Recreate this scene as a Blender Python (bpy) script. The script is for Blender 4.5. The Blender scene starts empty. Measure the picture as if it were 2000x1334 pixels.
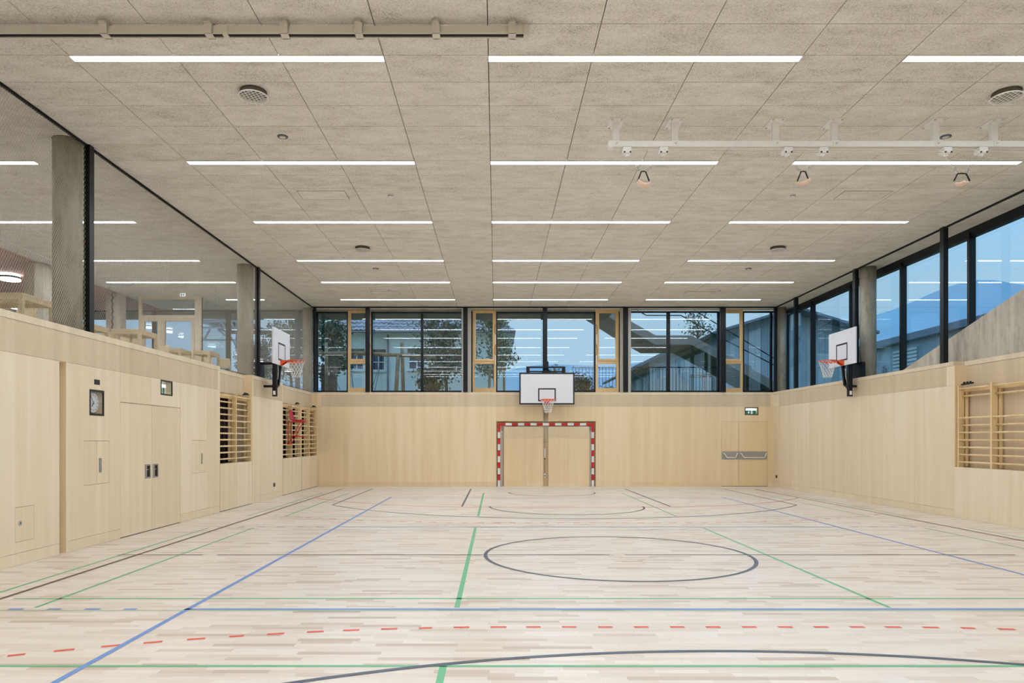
import bpy, bmesh, math, random
from mathutils import Vector, Matrix
random.seed(7)
S = bpy.context.scene
COL = S.collection
F, VX, VY, HC = 1369.0, 969.0, 858.0, 1.566      # focal length and vanishing point in pixels, eye height in metres
# ---------------------------------------------------------------- camera, sky, exposure
cam = bpy.data.cameras.new('camera'); cam.sensor_width = 36; cam.lens = F / 2000 * 36
cam.shift_x = (1000 - VX) / 2000; cam.shift_y = (VY - 667) / 2000; cam.clip_end = 3000
camo = bpy.data.objects.new('camera', cam); COL.objects.link(camo)
camo.location = (0, 0, HC); camo.rotation_euler = (math.pi / 2, 0, 0); S.camera = camo
S.view_settings.view_transform = 'Standard'; S.view_settings.look = 'None'
S.view_settings.gamma = 1; S.view_settings.use_curve_mapping = False; S.view_settings.exposure = 0.0
S.cycles.use_denoising = True
S.cycles.use_adaptive_sampling = True; S.cycles.adaptive_threshold = 0.02
S.cycles.max_bounces = 7; S.cycles.diffuse_bounces = 4; S.cycles.glossy_bounces = 4
S.cycles.transmission_bounces = 2; S.cycles.transparent_max_bounces = 12
S.cycles.caustics_reflective = False; S.cycles.caustics_refractive = False
S.cycles.sample_clamp_indirect = 10; S.cycles.sample_clamp_direct = 12
LAMP = 38.0            # radiance of the linear lamp diffusers
SKY = 1.6
world = bpy.data.worlds.new('dusk_sky'); S.world = world; world.use_nodes = True
wn = world.node_tree; wn.nodes.clear()
def wnode(t, **k):
    n = wn.nodes.new(t)
    for a, b in k.items(): setattr(n, a, b)
    return n
tc = wnode('ShaderNodeTexCoord'); sep = wnode('ShaderNodeSeparateXYZ'); rmp = wnode('ShaderNodeValToRGB')
bgn = wnode('ShaderNodeBackground'); wo = wnode('ShaderNodeOutputWorld')
wn.links.new(tc.outputs['Generated'], sep.inputs[0]); wn.links.new(sep.outputs['Z'], rmp.inputs[0])
def lin(c):
    return tuple(((v / 255) / 12.92 if v / 255 <= .04045 else ((v / 255 + .055) / 1.055) ** 2.4) for v in c)
def rgba(c): return lin(c) + (1,)
e = rmp.color_ramp.elements
e[0].position = 0.0; e[0].color = rgba((138, 170, 191))
e[1].position = 1.0; e[1].color = rgba((150, 202, 250))
x = e.new(.18); x.color = rgba((148, 177, 196))
x = e.new(.4); x.color = rgba((142, 188, 226))
wn.links.new(rmp.outputs[0], bgn.inputs[0]); bgn.inputs[1].default_value = SKY
wn.links.new(bgn.outputs[0], wo.inputs[0])

# ---------------------------------------------------------------- materials
M = {}
class NB:
    """small node-tree helper"""
    def __init__(s, name):
        s.m = bpy.data.materials.new(name); s.m.use_nodes = True; s.t = s.m.node_tree; s.t.nodes.clear()
        s.out = s.n('ShaderNodeOutputMaterial')
    def n(s, t, **k):
        o = s.t.nodes.new(t)
        for a, b in k.items(): setattr(o, a, b)
        return o
    def l(s, a, b): s.t.links.new(a, b)
    def put(s, sock, v):
        if isinstance(v, (int, float, tuple, list)): sock.default_value = v
        else: s.l(v, sock)
    def math(s, op, a, b=None, c=None):
        o = s.n('ShaderNodeMath', operation=op)
        for i, v in enumerate((a, b, c)):
            if v is not None: s.put(o.inputs[i], v)
        return o.outputs[0]
    def pos(s):
        g = s.n('ShaderNodeNewGeometry'); q = s.n('ShaderNodeSeparateXYZ'); s.l(g.outputs['Position'], q.inputs[0]); return q.outputs
    def comb(s, x=0.0, y=0.0, z=0.0):
        q = s.n('ShaderNodeCombineXYZ')
        for i, v in enumerate((x, y, z)): s.put(q.inputs[i], v)
        return q.outputs[0]
    def noise(s, vec, scale, detail=3, rough=.55):
        o = s.n('ShaderNodeTexNoise'); o.inputs['Scale'].default_value = scale; o.inputs['Detail'].default_value = detail
        o.inputs['Roughness'].default_value = rough
        s.l(vec, o.inputs['Vector']); return o.outputs[0]
    def ramp(s, fac, stops):
        o = s.n('ShaderNodeValToRGB'); el = o.color_ramp.elements
        el[0].position, el[0].color = stops[0][0], rgba(stops[0][1]); el[1].position, el[1].color = stops[-1][0], rgba(stops[-1][1])
        for p, c in stops[1:-1]:
            q = el.new(p); q.color = rgba(c)
        s.l(fac, o.inputs[0]); return o.outputs[0]
    def mix(s, fac, a, b, mode='MIX'):
        o = s.n('ShaderNodeMix', data_type='RGBA', blend_type=mode)
        s.put(o.inputs[0], fac); s.put(o.inputs[6], a if not (isinstance(a, tuple) and len(a) == 3) else rgba(a))
        s.put(o.inputs[7], b if not (isinstance(b, tuple) and len(b) == 3) else rgba(b)); return o.outputs[2]
    def bsdf(s, col, rough=.5, spec=.5, metal=0.0, bump=None, bs=.1, bd=.01):
        p = s.n('ShaderNodeBsdfPrincipled')
        s.put(p.inputs['Base Color'], rgba(col) if isinstance(col, tuple) and len(col) == 3 else col)
        s.put(p.inputs['Roughness'], rough); p.inputs['Specular IOR Level'].default_value = spec; p.inputs['Metallic'].default_value = metal
        if bump is not None:
            b = s.n('ShaderNodeBump'); b.inputs['Strength'].default_value = bs; b.inputs['Distance'].default_value = bd
            s.l(bump, b.inputs['Height']); s.l(b.outputs[0], p.inputs['Normal'])
        s.l(p.outputs[0], s.out.inputs[0]); return p
def plain(name, col, rough=.5, metal=0.0, spec=.5, var=.0, scale=8.0):
    b = NB(name)
    if var > 0:
        p = b.pos(); v = b.comb(p[0], p[1], p[2]); f = b.noise(v, scale, 4)
        dk = tuple(max(0, c * (1 - var)) for c in col); lt = tuple(min(255, c * (1 + var)) for c in col)
        b.bsdf(b.ramp(f, [(.25, dk), (.75, lt)]), rough, spec, metal, f, .15, .01)
    else: b.bsdf(col, rough, spec, metal)
    M[name] = b.m
def emis(name, col, st):
    b = NB(name); e_ = b.n('ShaderNodeEmission'); e_.inputs[0].default_value = rgba(col); e_.inputs[1].default_value = st
    b.l(e_.outputs[0], b.out.inputs[0]); M[name] = b.m
def veneer(name, c0, c1, c2, perf=False, rough=.42, rand=.22):
    b = NB(name); p = b.pos(); u = b.math('ADD', p[0], p[1])
    v1 = b.comb(u, 0.0, b.math('MULTIPLY', p[2], .05)); f1 = b.noise(v1, 5.0, 3)
    v2 = b.comb(b.math('MULTIPLY', u, 1.0), 0.0, b.math('MULTIPLY', p[2], .02)); f2 = b.noise(v2, 60.0, 3)
    oi = b.n('ShaderNodeObjectInfo')
    f = b.math('ADD', b.math('MULTIPLY', f1, .65), b.math('MULTIPLY', f2, .2))
    f = b.math('ADD', f, b.math('MULTIPLY', oi.outputs['Random'], rand))
    f = b.math('SUBTRACT', f, rand * .5 - .075)
    col = b.ramp(f, [(.32, c0), (.5, c1), (.68, c2)])
    if perf:
        pitch = .017
        fu = b.math('SUBTRACT', b.math('FRACT', b.math('DIVIDE', u, pitch)), .5)
        fz = b.math('SUBTRACT', b.math('FRACT', b.math('DIVIDE', p[2], pitch)), .5)
        r2 = b.math('ADD', b.math('MULTIPLY', fu, fu), b.math('MULTIPLY', fz, fz))
        msk = b.math('LESS_THAN', r2, .055)
        col = b.mix(b.math('MULTIPLY', msk, .55), col, (70, 48, 28))
        b.bsdf(col, rough, .35, 0, b.math('SUBTRACT', 1.0, msk), .5, .004)
    else: b.bsdf(col, rough, .35, 0, f2, .03, .002)
    M[name] = b.m
veneer('veneer', (224, 204, 172), (231, 212, 182), (238, 222, 196))
veneer('veneer_perforated', (212, 190, 158), (222, 200, 168), (230, 210, 180), perf=True)
veneer('veneer_warm', (226, 200, 156), (232, 208, 166), (239, 218, 182))
veneer('wood_frame', (214, 178, 124), (224, 190, 138), (232, 202, 152), rand=.2)
veneer('wood_rung', (222, 192, 142), (232, 204, 156), (240, 216, 172), rough=.35, rand=.2)
veneer('wood_ledge', (216, 198, 168), (226, 208, 180), (234, 218, 194), rand=.25)
# parquet
b = NB('parquet'); p = b.pos()
row = b.math('FLOOR', b.math('DIVIDE', p[1], .068))
wn1 = b.n('ShaderNodeTexWhiteNoise', noise_dimensions='1D'); b.l(row, wn1.inputs['W'])
lenr = b.math('ADD', .34, b.math('MULTIPLY', wn1.outputs[0], .34))
uu = b.math('DIVIDE', b.math('ADD', p[0], b.math('MULTIPLY', wn1.outputs[0], 57.0)), lenr)
cell = b.math('FLOOR', uu)
wn2 = b.n('ShaderNodeTexWhiteNoise', noise_dimensions='2D'); b.l(b.comb(cell, row, 0.0), wn2.inputs['Vector'])
stave = b.ramp(wn2.outputs[0], [(0, (234, 225, 213)), (.3, (228, 216, 202)), (.55, (213, 196, 179)), (.78, (235, 226, 215)), (.88, (206, 184, 162)), (1, (180, 152, 127))])
gr = b.noise(b.comb(b.math('MULTIPLY', p[0], 2.2), b.math('MULTIPLY', p[1], 60.0), wn2.outputs[0]), 1.6, 4)
stave = b.mix(.35, stave, b.ramp(gr, [(.3, (208, 192, 174)), (.55, (232, 221, 208)), (.8, (242, 234, 224))]))
fy = b.math('ABSOLUTE', b.math('SUBTRACT', b.math('FRACT', b.math('DIVIDE', p[1], .068)), .5))
fx = b.math('ABSOLUTE', b.math('SUBTRACT', b.math('FRACT', uu), .5))
gap = b.math('MAXIMUM', b.math('GREATER_THAN', fy, .488), b.math('GREATER_THAN', fx, .497))
stave = b.mix(b.math('MULTIPLY', gap, .22), stave, (120, 90, 62))
b.bsdf(stave, .32, .6, 0, gr, .02, .001); M['parquet'] = b.m
# wood-wool ceiling board
b = NB('wood_wool'); p = b.pos(); v = b.comb(p[0], p[1], p[2])
f1 = b.noise(v, 60.0, 5, .8); f2 = b.noise(b.comb(p[0], b.math('MULTIPLY', p[1], 2.2), p[2]), 2.6, 3)
oi = b.n('ShaderNodeObjectInfo')
ff = b.math('ADD', b.math('MULTIPLY', f1, .8), b.math('ADD', b.math('MULTIPLY', f2, .25), b.math('MULTIPLY', oi.outputs['Random'], .03)))
b.bsdf(b.ramp(ff, [(.40, (172, 165, 153)), (.49, (219, 213, 202)), (.56, (230, 225, 216)), (.68, (246, 243, 237))]), .9, .1, 0, f1, .5, .006); M['wood_wool'] = b.m
# concrete
def concrete(name, a, c, d, sz=1.0):
    b = NB(name); p = b.pos(); v = b.comb(b.math('MULTIPLY', p[0], 1.0), b.math('MULTIPLY', p[1], 1.0), b.math('MULTIPLY', p[2], .25))
    f1 = b.noise(v, 7.0 * sz, 6, .7); f2 = b.noise(b.comb(p[0], p[1], p[2]), 26.0, 3, .7)
    f = b.math('ADD', b.math('MULTIPLY', f1, .8), b.math('MULTIPLY', f2, .2))
    b.bsdf(b.ramp(f, [(.3, a), (.5, c), (.72, d)]), .75, .25, 0, f2, .3, .006); M[name] = b.m
concrete('concrete', (132, 126, 108), (168, 162, 146), (188, 184, 170))
concrete('board_concrete', (140, 132, 118), (184, 176, 160), (204, 198, 184), .8)
def brd_concrete():
    b = NB('shuttered_concrete'); p = b.pos()
    brd = b.math('FRACT', b.math('DIVIDE', p[1], .115)); bi = b.math('FLOOR', b.math('DIVIDE', p[1], .115))
    wn_ = b.n('ShaderNodeTexWhiteNoise', noise_dimensions='1D'); b.l(bi, wn_.inputs['W'])
    f1 = b.noise(b.comb(p[0], b.math('MULTIPLY', p[1], 1.6), b.math('MULTIPLY', p[2], .6)), 4.0, 5, .65)
    f = b.math('ADD', b.math('MULTIPLY', f1, .8), b.math('MULTIPLY', wn_.outputs[0], .18))
    col = b.ramp(f, [(.25, (158, 150, 136)), (.5, (190, 183, 169)), (.8, (206, 200, 188))])
    e_ = b.math('LESS_THAN', brd, .05)
    col = b.mix(b.math('MULTIPLY', e_, .35), col, (96, 88, 74))
    v = b.n('ShaderNodeTexVoronoi'); v.inputs['Scale'].default_value = 14.0; b.l(b.comb(p[0], p[1], p[2]), v.inputs['Vector'])
    pit = b.math('LESS_THAN', v.outputs['Distance'], .09)
    col = b.mix(b.math('MULTIPLY', pit, .5), col, (80, 74, 62))
    b.bsdf(col, .8, .2, 0, f1, .2, .01); M['shuttered_concrete'] = b.m
brd_concrete()
plain('black_steel', (11, 12, 16), .42, 0.0, .35)
plain('grille_body', (96, 88, 76), .8)
plain('black_matte', (14, 14, 16), .8)
plain('black_plastic', (26, 24, 26), .45)
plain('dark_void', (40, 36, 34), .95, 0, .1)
plain('backing_dark', (70, 58, 42), .9, 0, .1)
plain('white_paint', (240, 239, 235), .4, var=.02)
plain('plaster', (205, 200, 190), .8, var=.03)
plain('pink_plaster', (186, 150, 142), .85, var=.04)
plain('white_laminate', (226, 226, 230), .35)
plain('print_black', (30, 30, 34), .5)
plain('orange_steel', (226, 84, 34), .35)
plain('net_cord', (236, 232, 224), .8)
plain('net_grey', (176, 168, 154), .7)
plain('goal_red', (196, 30, 20), .4)
plain('goal_white', (228, 226, 220), .4)
plain('chrome', (200, 204, 208), .22, 1.0)
plain('brushed_steel', (176, 178, 178), .42, 1.0, var=.03, scale=60)
plain('alu_dull', (216, 210, 198), .45, .1)
plain('red_plastic', (188, 22, 52), .35)
plain('red_steel', (204, 44, 24), .4)
plain('leather', (236, 208, 186), .6, var=.05, scale=30)
plain('green_sign', (0, 128, 104), .4)
plain('cable_wire', (192, 184, 166), .45, .3)
plain('copper_grey', (92, 104, 118), .5, .3)
plain('line_red', (228, 92, 72), .4); plain('line_blue', (104, 144, 204), .4); plain('line_green', (100, 182, 132), .4)
plain('line_slate', (74, 82, 98), .4); plain('line_brown', (84, 66, 56), .4); plain('line_teal', (140, 190, 184), .45)
plain('birch_table', (222, 198, 156), .5, var=.04, scale=12)
plain('house_wall', (234, 236, 226), .85, var=.03); plain('white_trim', (232, 232, 228), .6)
plain('roof_clay', (184, 176, 180), .7, var=.2, scale=5); plain('roof_sheet', (124, 132, 142), .5, .3, var=.06)
plain('bark', (104, 88, 70), .9, var=.25, scale=10); plain('log', (168, 150, 122), .85, var=.15, scale=6)
plain('leaf', (58, 84, 62), .7, var=.35, scale=3); plain('leaf_light', (84, 114, 74), .7, var=.3, scale=3)
plain('grass_ground', (78, 96, 62), .95, var=.2, scale=2); plain('paving', (150, 148, 142), .9, var=.08, scale=2)
plain('canopy_board', (118, 124, 120), .85, var=.04, scale=3)
plain('stair_soffit', (150, 148, 140), .8, var=.05, scale=2)
plain('fibre_panel', (176, 184, 190), .7, var=.05, scale=3)
plain('mountain', (176, 206, 226), .95, var=.06, scale=.01)  # distance haze is painted into this pale blue base colour
plain('far_glass', (50, 70, 96), .15); plain('curtain_dark', (46, 24, 26), .9); plain('gallery_floor_cover', (206, 198, 186), .5, var=.04)
veneer('ext_boards', (196, 198, 198), (214, 216, 214), (228, 230, 228), rough=.8)
emis('lamp_glow', (232, 243, 255), LAMP); emis('lamp_glow_round', (250, 252, 252), 12.0)
emis('sign_glow', (235, 250, 255), 2.2); emis('sign_white', (240, 250, 245), .95)
def glass(name, tint, ior):
    b = NB(name); t = b.n('ShaderNodeBsdfTransparent'); t.inputs[0].default_value = tint + (1,)
    g = b.n('ShaderNodeBsdfGlossy'); g.inputs['Roughness'].default_value = 0.0; g.inputs[0].default_value = (1, 1, 1, 1)
    fr = b.n('ShaderNodeFresnel'); geo = b.n('ShaderNodeNewGeometry'); b.l(b.math('ADD', b.math('MULTIPLY', geo.outputs['Backfacing'], 1 / ior - ior), ior), fr.inputs[0]); mx = b.n('ShaderNodeMixShader')
    b.l(fr.outputs[0], mx.inputs[0]); b.l(t.outputs[0], mx.inputs[1]); b.l(g.outputs[0], mx.inputs[2]); b.l(mx.outputs[0], b.out.inputs[0]); M[name] = b.m
glass('window_glass', (.93, .97, .99), 1.75); glass('side_glass', (.88, .955, .99), 1.5); glass('clear_glass', (.97, .98, .98), 1.3)
glass('house_glass', (.3, .4, .5), 1.5)

# ---------------------------------------------------------------- geometry helpers
WL = {}                 # world location of every empty / part parent
class MB:
    def __init__(s): s.v = []; s.f = []; s.mi = []; s.m = 0; s.sm = []
    def face(s, idx, sm=False): s.f.append(idx); s.mi.append(s.m); s.sm.append(sm)
    def box(s, x0, x1, y0, y1, z0, z1):
        n = len(s.v)
        s.v += [(x0, y0, z0), (x1, y0, z0), (x1, y1, z0), (x0, y1, z0), (x0, y0, z1), (x1, y0, z1), (x1, y1, z1), (x0, y1, z1)]
        for q in ((0, 3, 2, 1), (4, 5, 6, 7), (0, 1, 5, 4), (1, 2, 6, 5), (2, 3, 7, 6), (3, 0, 4, 7)): s.face([n + i for i in q])
        return s
    def prism(s, pts, d):
        """closed polygon pts (3-D) extruded by vector d"""
        n = len(s.v); k = len(pts); d = Vector(d)
        s.v += [tuple(p) for p in pts] + [tuple(Vector(p) + d) for p in pts]
        s.face([n + i for i in range(k)][::-1]); s.face([n + k + i for i in range(k)])
        for i in range(k): j = (i + 1) % k; s.face([n + i, n + j, n + k + j, n + k + i])
        return s
    def bar(s, p0, p1, w, h, up=(0, 0, 1)):
        p0, p1 = Vector(p0), Vector(p1); t = (p1 - p0).normalized(); u = Vector(up)
        if abs(t.dot(u)) > .98: u = Vector((0, 1, 0))
        a = t.cross(u).normalized() * (w / 2); c = a.cross(t).normalized() * (h / 2)
        return s.prism([p0 - a - c, p0 + a - c, p0 + a + c, p0 - a + c], p1 - p0)
    def tube(s, pts, r, n=8, closed=False, cap=True, rs=None):
        pts = [Vector(p) for p in pts]; base = len(s.v); k = len(pts); ref = None
        for i, p in enumerate(pts):
            if closed: t = pts[(i + 1) % k] - pts[i - 1]
            else: t = pts[min(i + 1, k - 1)] - pts[max(i - 1, 0)]
            t.normalize()
            if ref is None:
                ref = Vector((0, 0, 1)) if abs(t.z) < .9 else Vector((1, 0, 0))
            a = t.cross(ref).normalized(); c = t.cross(a).normalized(); ref = -c if ref.dot(-c) > 0 else c
            rr = rs[i] if rs else r
            for j in range(n):
                an = 2 * math.pi * j / n; s.v.append(tuple(p + a * math.cos(an) * rr + ref * math.sin(an) * rr))
        for i in range(k if closed else k - 1):
            for j in range(n):
                i2 = (i + 1) % k; s.face([base + i * n + j, base + i * n + (j + 1) % n, base + i2 * n + (j + 1) % n, base + i2 * n + j], True)
        if cap and not closed:
            s.face([base + j for j in range(n)][::-1]); s.face([base + (k - 1) * n + j for j in range(n)])
        return s
    def cyl(s, c, r, z0, z1, n=24): return s.tube([(c[0], c[1], z0), (c[0], c[1], z1)], r, n)
    def disc(s, c, ax, r, th, n=28):
        c = Vector(c); a = Vector(ax).normalized() * th / 2; return s.tube([c - a, c + a], r, n)
    def build(s, name, mat, parent=None, **kw):
        me = bpy.data.meshes.new(name); off = WL.get(parent, Vector((0, 0, 0)))
        org = kw.pop('origin', None)
        if org is None:
            if parent is None and s.v:
                xs = [v[0] for v in s.v]; ys = [v[1] for v in s.v]; zs = [v[2] for v in s.v]
                org = Vector(((min(xs) + max(xs)) / 2, (min(ys) + max(ys)) / 2, min(zs)))
            else: org = off
        org = Vector(org)
        me.from_pydata([(v[0] - org.x, v[1] - org.y, v[2] - org.z) for v in s.v], [], s.f)
        mats = mat if isinstance(mat, (list, tuple)) else [mat]
        for m_ in mats: me.materials.append(M[m_])
        for i, pl in enumerate(me.polygons): pl.material_index = s.mi[i]; pl.use_smooth = s.sm[i]
        bm = bmesh.new(); bm.from_mesh(me); bmesh.ops.recalc_face_normals(bm, faces=bm.faces); bm.to_mesh(me); bm.free()
        o = bpy.data.objects.new(name, me); COL.objects.link(o)
        if parent: o.parent = parent
        o.location = org - off; WL[o] = org
        return tag(o, **kw)
def tag(o, label=None, cat=None, group=None, kind=None):
    if label: o['label'] = label
    if cat: o['category'] = cat
    if group: o['group'] = group
    if kind: o['kind'] = kind
    return o
def thing(name, label=None, cat=None, loc=(0, 0, 0), group=None, kind=None, rz=0):
    o = bpy.data.objects.new(name, None); COL.objects.link(o); o.location = loc; o.empty_display_size = .2
    o.rotation_euler.z = rz; WL[o] = Vector(loc)
    return tag(o, label, cat, group, kind)
def copy_tree(o, parent=None):
    c = o.copy(); COL.objects.link(c)
    if parent: c.parent = parent
    for ch in o.children: copy_tree(ch, c)
    return c
def B(x0, x1, y0, y1, z0, z1): return MB().box(x0, x1, y0, y1, z0, z1)
def cells(a0, a1, b0, b1, holes):
    """rectangle minus rectangular holes, as a list of rectangles"""
    As = sorted({a0, a1} | {min(max(v, a0), a1) for h in holes for v in h[:2]})
    Bs = sorted({b0, b1} | {min(max(v, b0), b1) for h in holes for v in h[2:]})
    out = []
    for i in range(len(As) - 1):
        run = None
        for j in range(len(Bs) - 1):
            ca, cb = (As[i] + As[i + 1]) / 2, (Bs[j] + Bs[j + 1]) / 2
            inside = any(h[0] < ca < h[1] and h[2] < cb < h[3] for h in holes)
            if inside:
                if run: out.append(run); run = None
            else: run = (As[i], As[i + 1], run[2] if run else Bs[j], Bs[j + 1])
        if run: out.append(run)
    return out
def slabX(a0, a1, b0, b1, x0, x1, holes=()):   # y,z rectangle, thick in x
    m = MB()
    for c in cells(a0, a1, b0, b1, holes): m.box(x0, x1, c[0], c[1], c[2], c[3])
    return m
def slabY(a0, a1, b0, b1, y0, y1, holes=()):   # x,z rectangle, thick in y
    m = MB()
    for c in cells(a0, a1, b0, b1, holes): m.box(c[0], c[1], y0, y1, c[2], c[3])
    return m
def PX(px, d): return (px - VX) * d / F
def PZ(py, d): return HC + (VY - py) * d / F

XL, XR, YB, YR, ZC, ZT = -5.93, 9.20, 23.30, -3.7, 5.961, 3.13
G = .002                                     # half joint between panels
# ---------------------------------------------------------------- floor and court lines
floor = B(-6.9, 10.2, YR, YB + .2, -.12, 0).build('floor', 'parquet', kind='structure')
CX, CY = 1.63, 9.487; YE = 22.1; YN = 2 * CY - YE
ZL = {'line_teal': .0008, 'line_green': .0012, 'line_red': .0016, 'line_blue': .0020, 'line_brown': .0024, 'line_slate': .0028}
LW = .05
def line_mesh(m, pts, w, z):
    n = len(m.v); k = len(pts)
    for i, p in enumerate(pts):
        a = Vector(pts[max(i - 1, 0)]); c = Vector(pts[min(i + 1, k - 1)]); t = (c - a).normalized(); nn = Vector((-t.y, t.x)) * w / 2
        m.v += [(p[0] + nn.x, p[1] + nn.y, z), (p[0] - nn.x, p[1] - nn.y, z)]
    for i in range(k - 1): m.face([n + 2 * i + 1, n + 2 * i + 3, n + 2 * i + 2, n + 2 * i])
def line(mat, *strokes, w=LW, label=None):
    m = MB()
    for st in strokes: line_mesh(m, st, w, ZL[mat])
    o = m.build('court_line', mat, floor); 
    if label: o['label'] = label
def arc(cx, cy, r, a0, a1, n=64): return [(cx + r * math.cos(math.radians(a0 + (a1 - a0) * i / n)), cy + r * math.sin(math.radians(a0 + (a1 - a0) * i / n))) for i in range(n + 1)]
def dashed(pts, on, off, start=0):
    out = []; cur = []; dist = -start; 
    for i in range(len(pts) - 1):
        a, c = Vector(pts[i]), Vector(pts[i + 1]); L = (c - a).length; st = max(1, int(L / .02))
        for s_ in range(st):
            p_ = a + (c - a) * s_ / st; ph = (dist + L * s_ / st) % (on + off)
            if dist + L * s_ / st >= 0 and ph < on: cur.append(tuple(p_))
            elif cur:
                if len(cur) > 1: out.append([cur[0], cur[-1]])
                cur = []
        dist += L
    return out
HW = 6.49
for sx, nm in ((-1, 'left'), (1, 'right')):
    x = CX + sx * HW
    line('line_brown', [(x, YR + .3), (x, YE)], label='thin dark brown sideline along the %s wall' % nm)
    x = CX + sx * 4.47
    line('line_blue', [(x, .49), (x, 18.97)], label='blue sideline on the %s half of the floor' % nm)
line('line_teal', [(CX - HW, YE), (CX + HW, YE)], w=.04)
for y, nm in ((CY - 3.03, 'nearest'), (CY + 3.03, 'far')):
    line('line_blue', [(CX - 4.5, y), (CX + 4.5 if y > 9 else CX + 6.5, y)], label='%s blue cross line' % nm)
    line('line_blue', *dashed([(-6.6 if y < 9 else CX - 6.6, y), (CX - 4.6, y)], .15, .20))
    if y > 9: line('line_blue', *dashed([(CX + 4.7, y), (CX + 6.5, y)], .15, .20))
line('line_blue', [(CX - 4.47, 18.6), (CX + 4.47, 18.6)], w=.04)
for x, w in ((-.365, .05), (3.66, .04), (-4.285, .04), (7.565, .04), (-5.075, .04), (8.36, .04)):
    near = [(x, -2.), (x, 4.84)] if x in (-.365,) else None
    y0 = 6.52 if x not in (-5.075, 8.36) else 5.0
    st = [[(x, y0), (x, 12.39)], [(x, 14.25), (x, 20.42)]]
    if near: st.append(near)
    line('line_green', *st, w=w, label='green lines running away towards the far wall')
for y in (4.84, 6.89): line('line_green', [(-5.9 if y < 5 else -4.75, y), (8.6, y)], w=.04, label='green cross line near the camera')
line('line_green', [(-5.2, 6.40), (8.6, 6.40)], w=.014); line('line_teal', [(-4.6, 14.15), (7.6, 14.15)], w=.04); line('line_teal', [(-4.4, 12.08), (7.6, 12.08)], w=.03)
line('line_teal', [(-4.4, 18.9), (7.6, 18.9)], w=.04)
line('line_brown', [(CX - 6.75, CY), (PX(396, CY), CY)], [(PX(424, CY), CY), (PX(1191, CY), CY)], [(PX(1220, CY), CY), (PX(1983, CY), CY)], w=.04, label='thin brown halfway line')
line('line_slate', arc(CX, CY, 1.775, 0, 360, 96), w=.05, label='slate grey centre circle')
for ye, sg in ((YE, -1), (YN, 1)):
    bas = ye + sg * 1.575
    for sx in (-1, 1):
        x = CX + sx * 2.425; line('line_slate', [(x, ye), (x, ye + sg * 5.8)], [(x, ye + sg * 2.7), (x + sx * .12, ye + sg * 2.7)])
    a = math.degrees(math.acos(5.54 / 6.75)); dy = 6.75 * math.sin(math.radians(a))
    pts = arc(CX, bas, 6.73, 180 + a, 360 - a, 90) if sg < 0 else arc(CX, bas, 6.73, 180 - a, a, 90)
    line('line_slate', [(CX - 5.53, ye)] + pts + [(CX + 5.53, ye)], label='large slate grey shooting arc')
    line('line_slate', arc(CX, ye + sg * 5.8, 1.775, 180, 360, 48) if sg < 0 else arc(CX, ye + sg * 5.8, 1.775, 180, 0, 48))
    line('line_slate', arc(CX, bas, 1.25, 175, 365, 40) if sg < 0 else arc(CX, bas, 1.25, 185, -5, 40))
    for R_, dash in ((5.97, False), (8.97, True)):
        k = CX - HW; cx_ = .13; an = math.degrees(math.acos(min(1, (cx_ - k) / R_)))
        pts = arc(cx_, ye, R_, 180 + an, 270, 40) + arc(3.13, ye, R_, 270, 360 - an, 40) if sg < 0 else arc(cx_, ye, R_, 180 - an, 90, 40) + arc(3.13, ye, R_, 90, an, 40)
        if dash: line('line_red', *dashed(pts, .15, .15), label='dashed red arc')
        else: line('line_red', pts, label='thin red goal area arc')

# ---------------------------------------------------------------- ceiling
ceil = B(-11.35, 10.05, YR, 23.95, ZC + .032, ZC + .3).build('ceiling', 'backing_dark', kind='structure')
XS = [-.09 + 1.2 * k for k in range(-9, 9)]; XS = [-11.35] + XS + [9.95]
YS = [8.02 + .607 * k for k in range(-19, 26)]; YS = [YR] + [y for y in YS if y > YR + .05] + [23.9]
tiles = []
for i in range(len(XS) - 1):
    for j in range(len(YS) - 1):
        x0, x1, y0, y1 = XS[i], XS[i + 1], YS[j], YS[j + 1]
        area = 0
        if y0 > 6.4:
            n_ = 0
            for u in (.1, .5, .9):
                for w in (.1, .5, .9):
                    xx, yy = x0 + (x1 - x0) * u, y0 + (y1 - y0) * w
                    px, py = VX + xx * F / yy, VY - (ZC - HC) * F / yy
                    if 0 <= px <= 2000 and py >= 0 and not (xx < -6.3 and px < 130 and py > 600): n_ += 1
            area = n_ / 9 * (x1 - x0) * (y1 - y0) / ((y0 + y1) / 2) ** 3
        tiles.append((area, x0, x1, y0, y1))
tiles.sort(reverse=True)
cache = {}; rest = MB()
for k, (a, x0, x1, y0, y1) in enumerate(tiles):
    gx, gy = .005, .004
    if k < 300 and a > 0:
        key = (round(x1 - x0, 3), round(y1 - y0, 3))
        if key not in cache:
            o = B(x0 + gx, x1 - gx, y0 + gy, y1 - gy, ZC, ZC + .03).build('ceiling_tile', 'wood_wool', ceil, origin=((x0 + x1) / 2, (y0 + y1) / 2, ZC)); cache[key] = o.data
        else:
            o = bpy.data.objects.new('ceiling_tile', cache[key]); COL.objects.link(o); o.parent = ceil
            o.location = Vector(((x0 + x1) / 2, (y0 + y1) / 2, ZC)) - WL[ceil]
    else: rest.box(x0 + gx, x1 - gx, y0 + gy, y1 - gy, ZC, ZC + .03)
rest.build('ceiling_tiles', 'wood_wool', ceil, kind='stuff')
B(-16.2, -11.36, YR, 23.95, ZC - .02, ZC + .3).build('ceiling', 'pink_plaster', kind='structure')
for x, z, nm in ((-6.11, .03, 1), (9.29, .03, 2)):
    B(x - .02, x + .02, YR, YB, ZC - z, ZC).build('trim_%d' % nm, 'black_matte', kind='structure')
B(-6.13, 9.3, 23.22, 23.27, ZC - .035, ZC).build('trim_3', 'black_matte', kind='structure')
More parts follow.
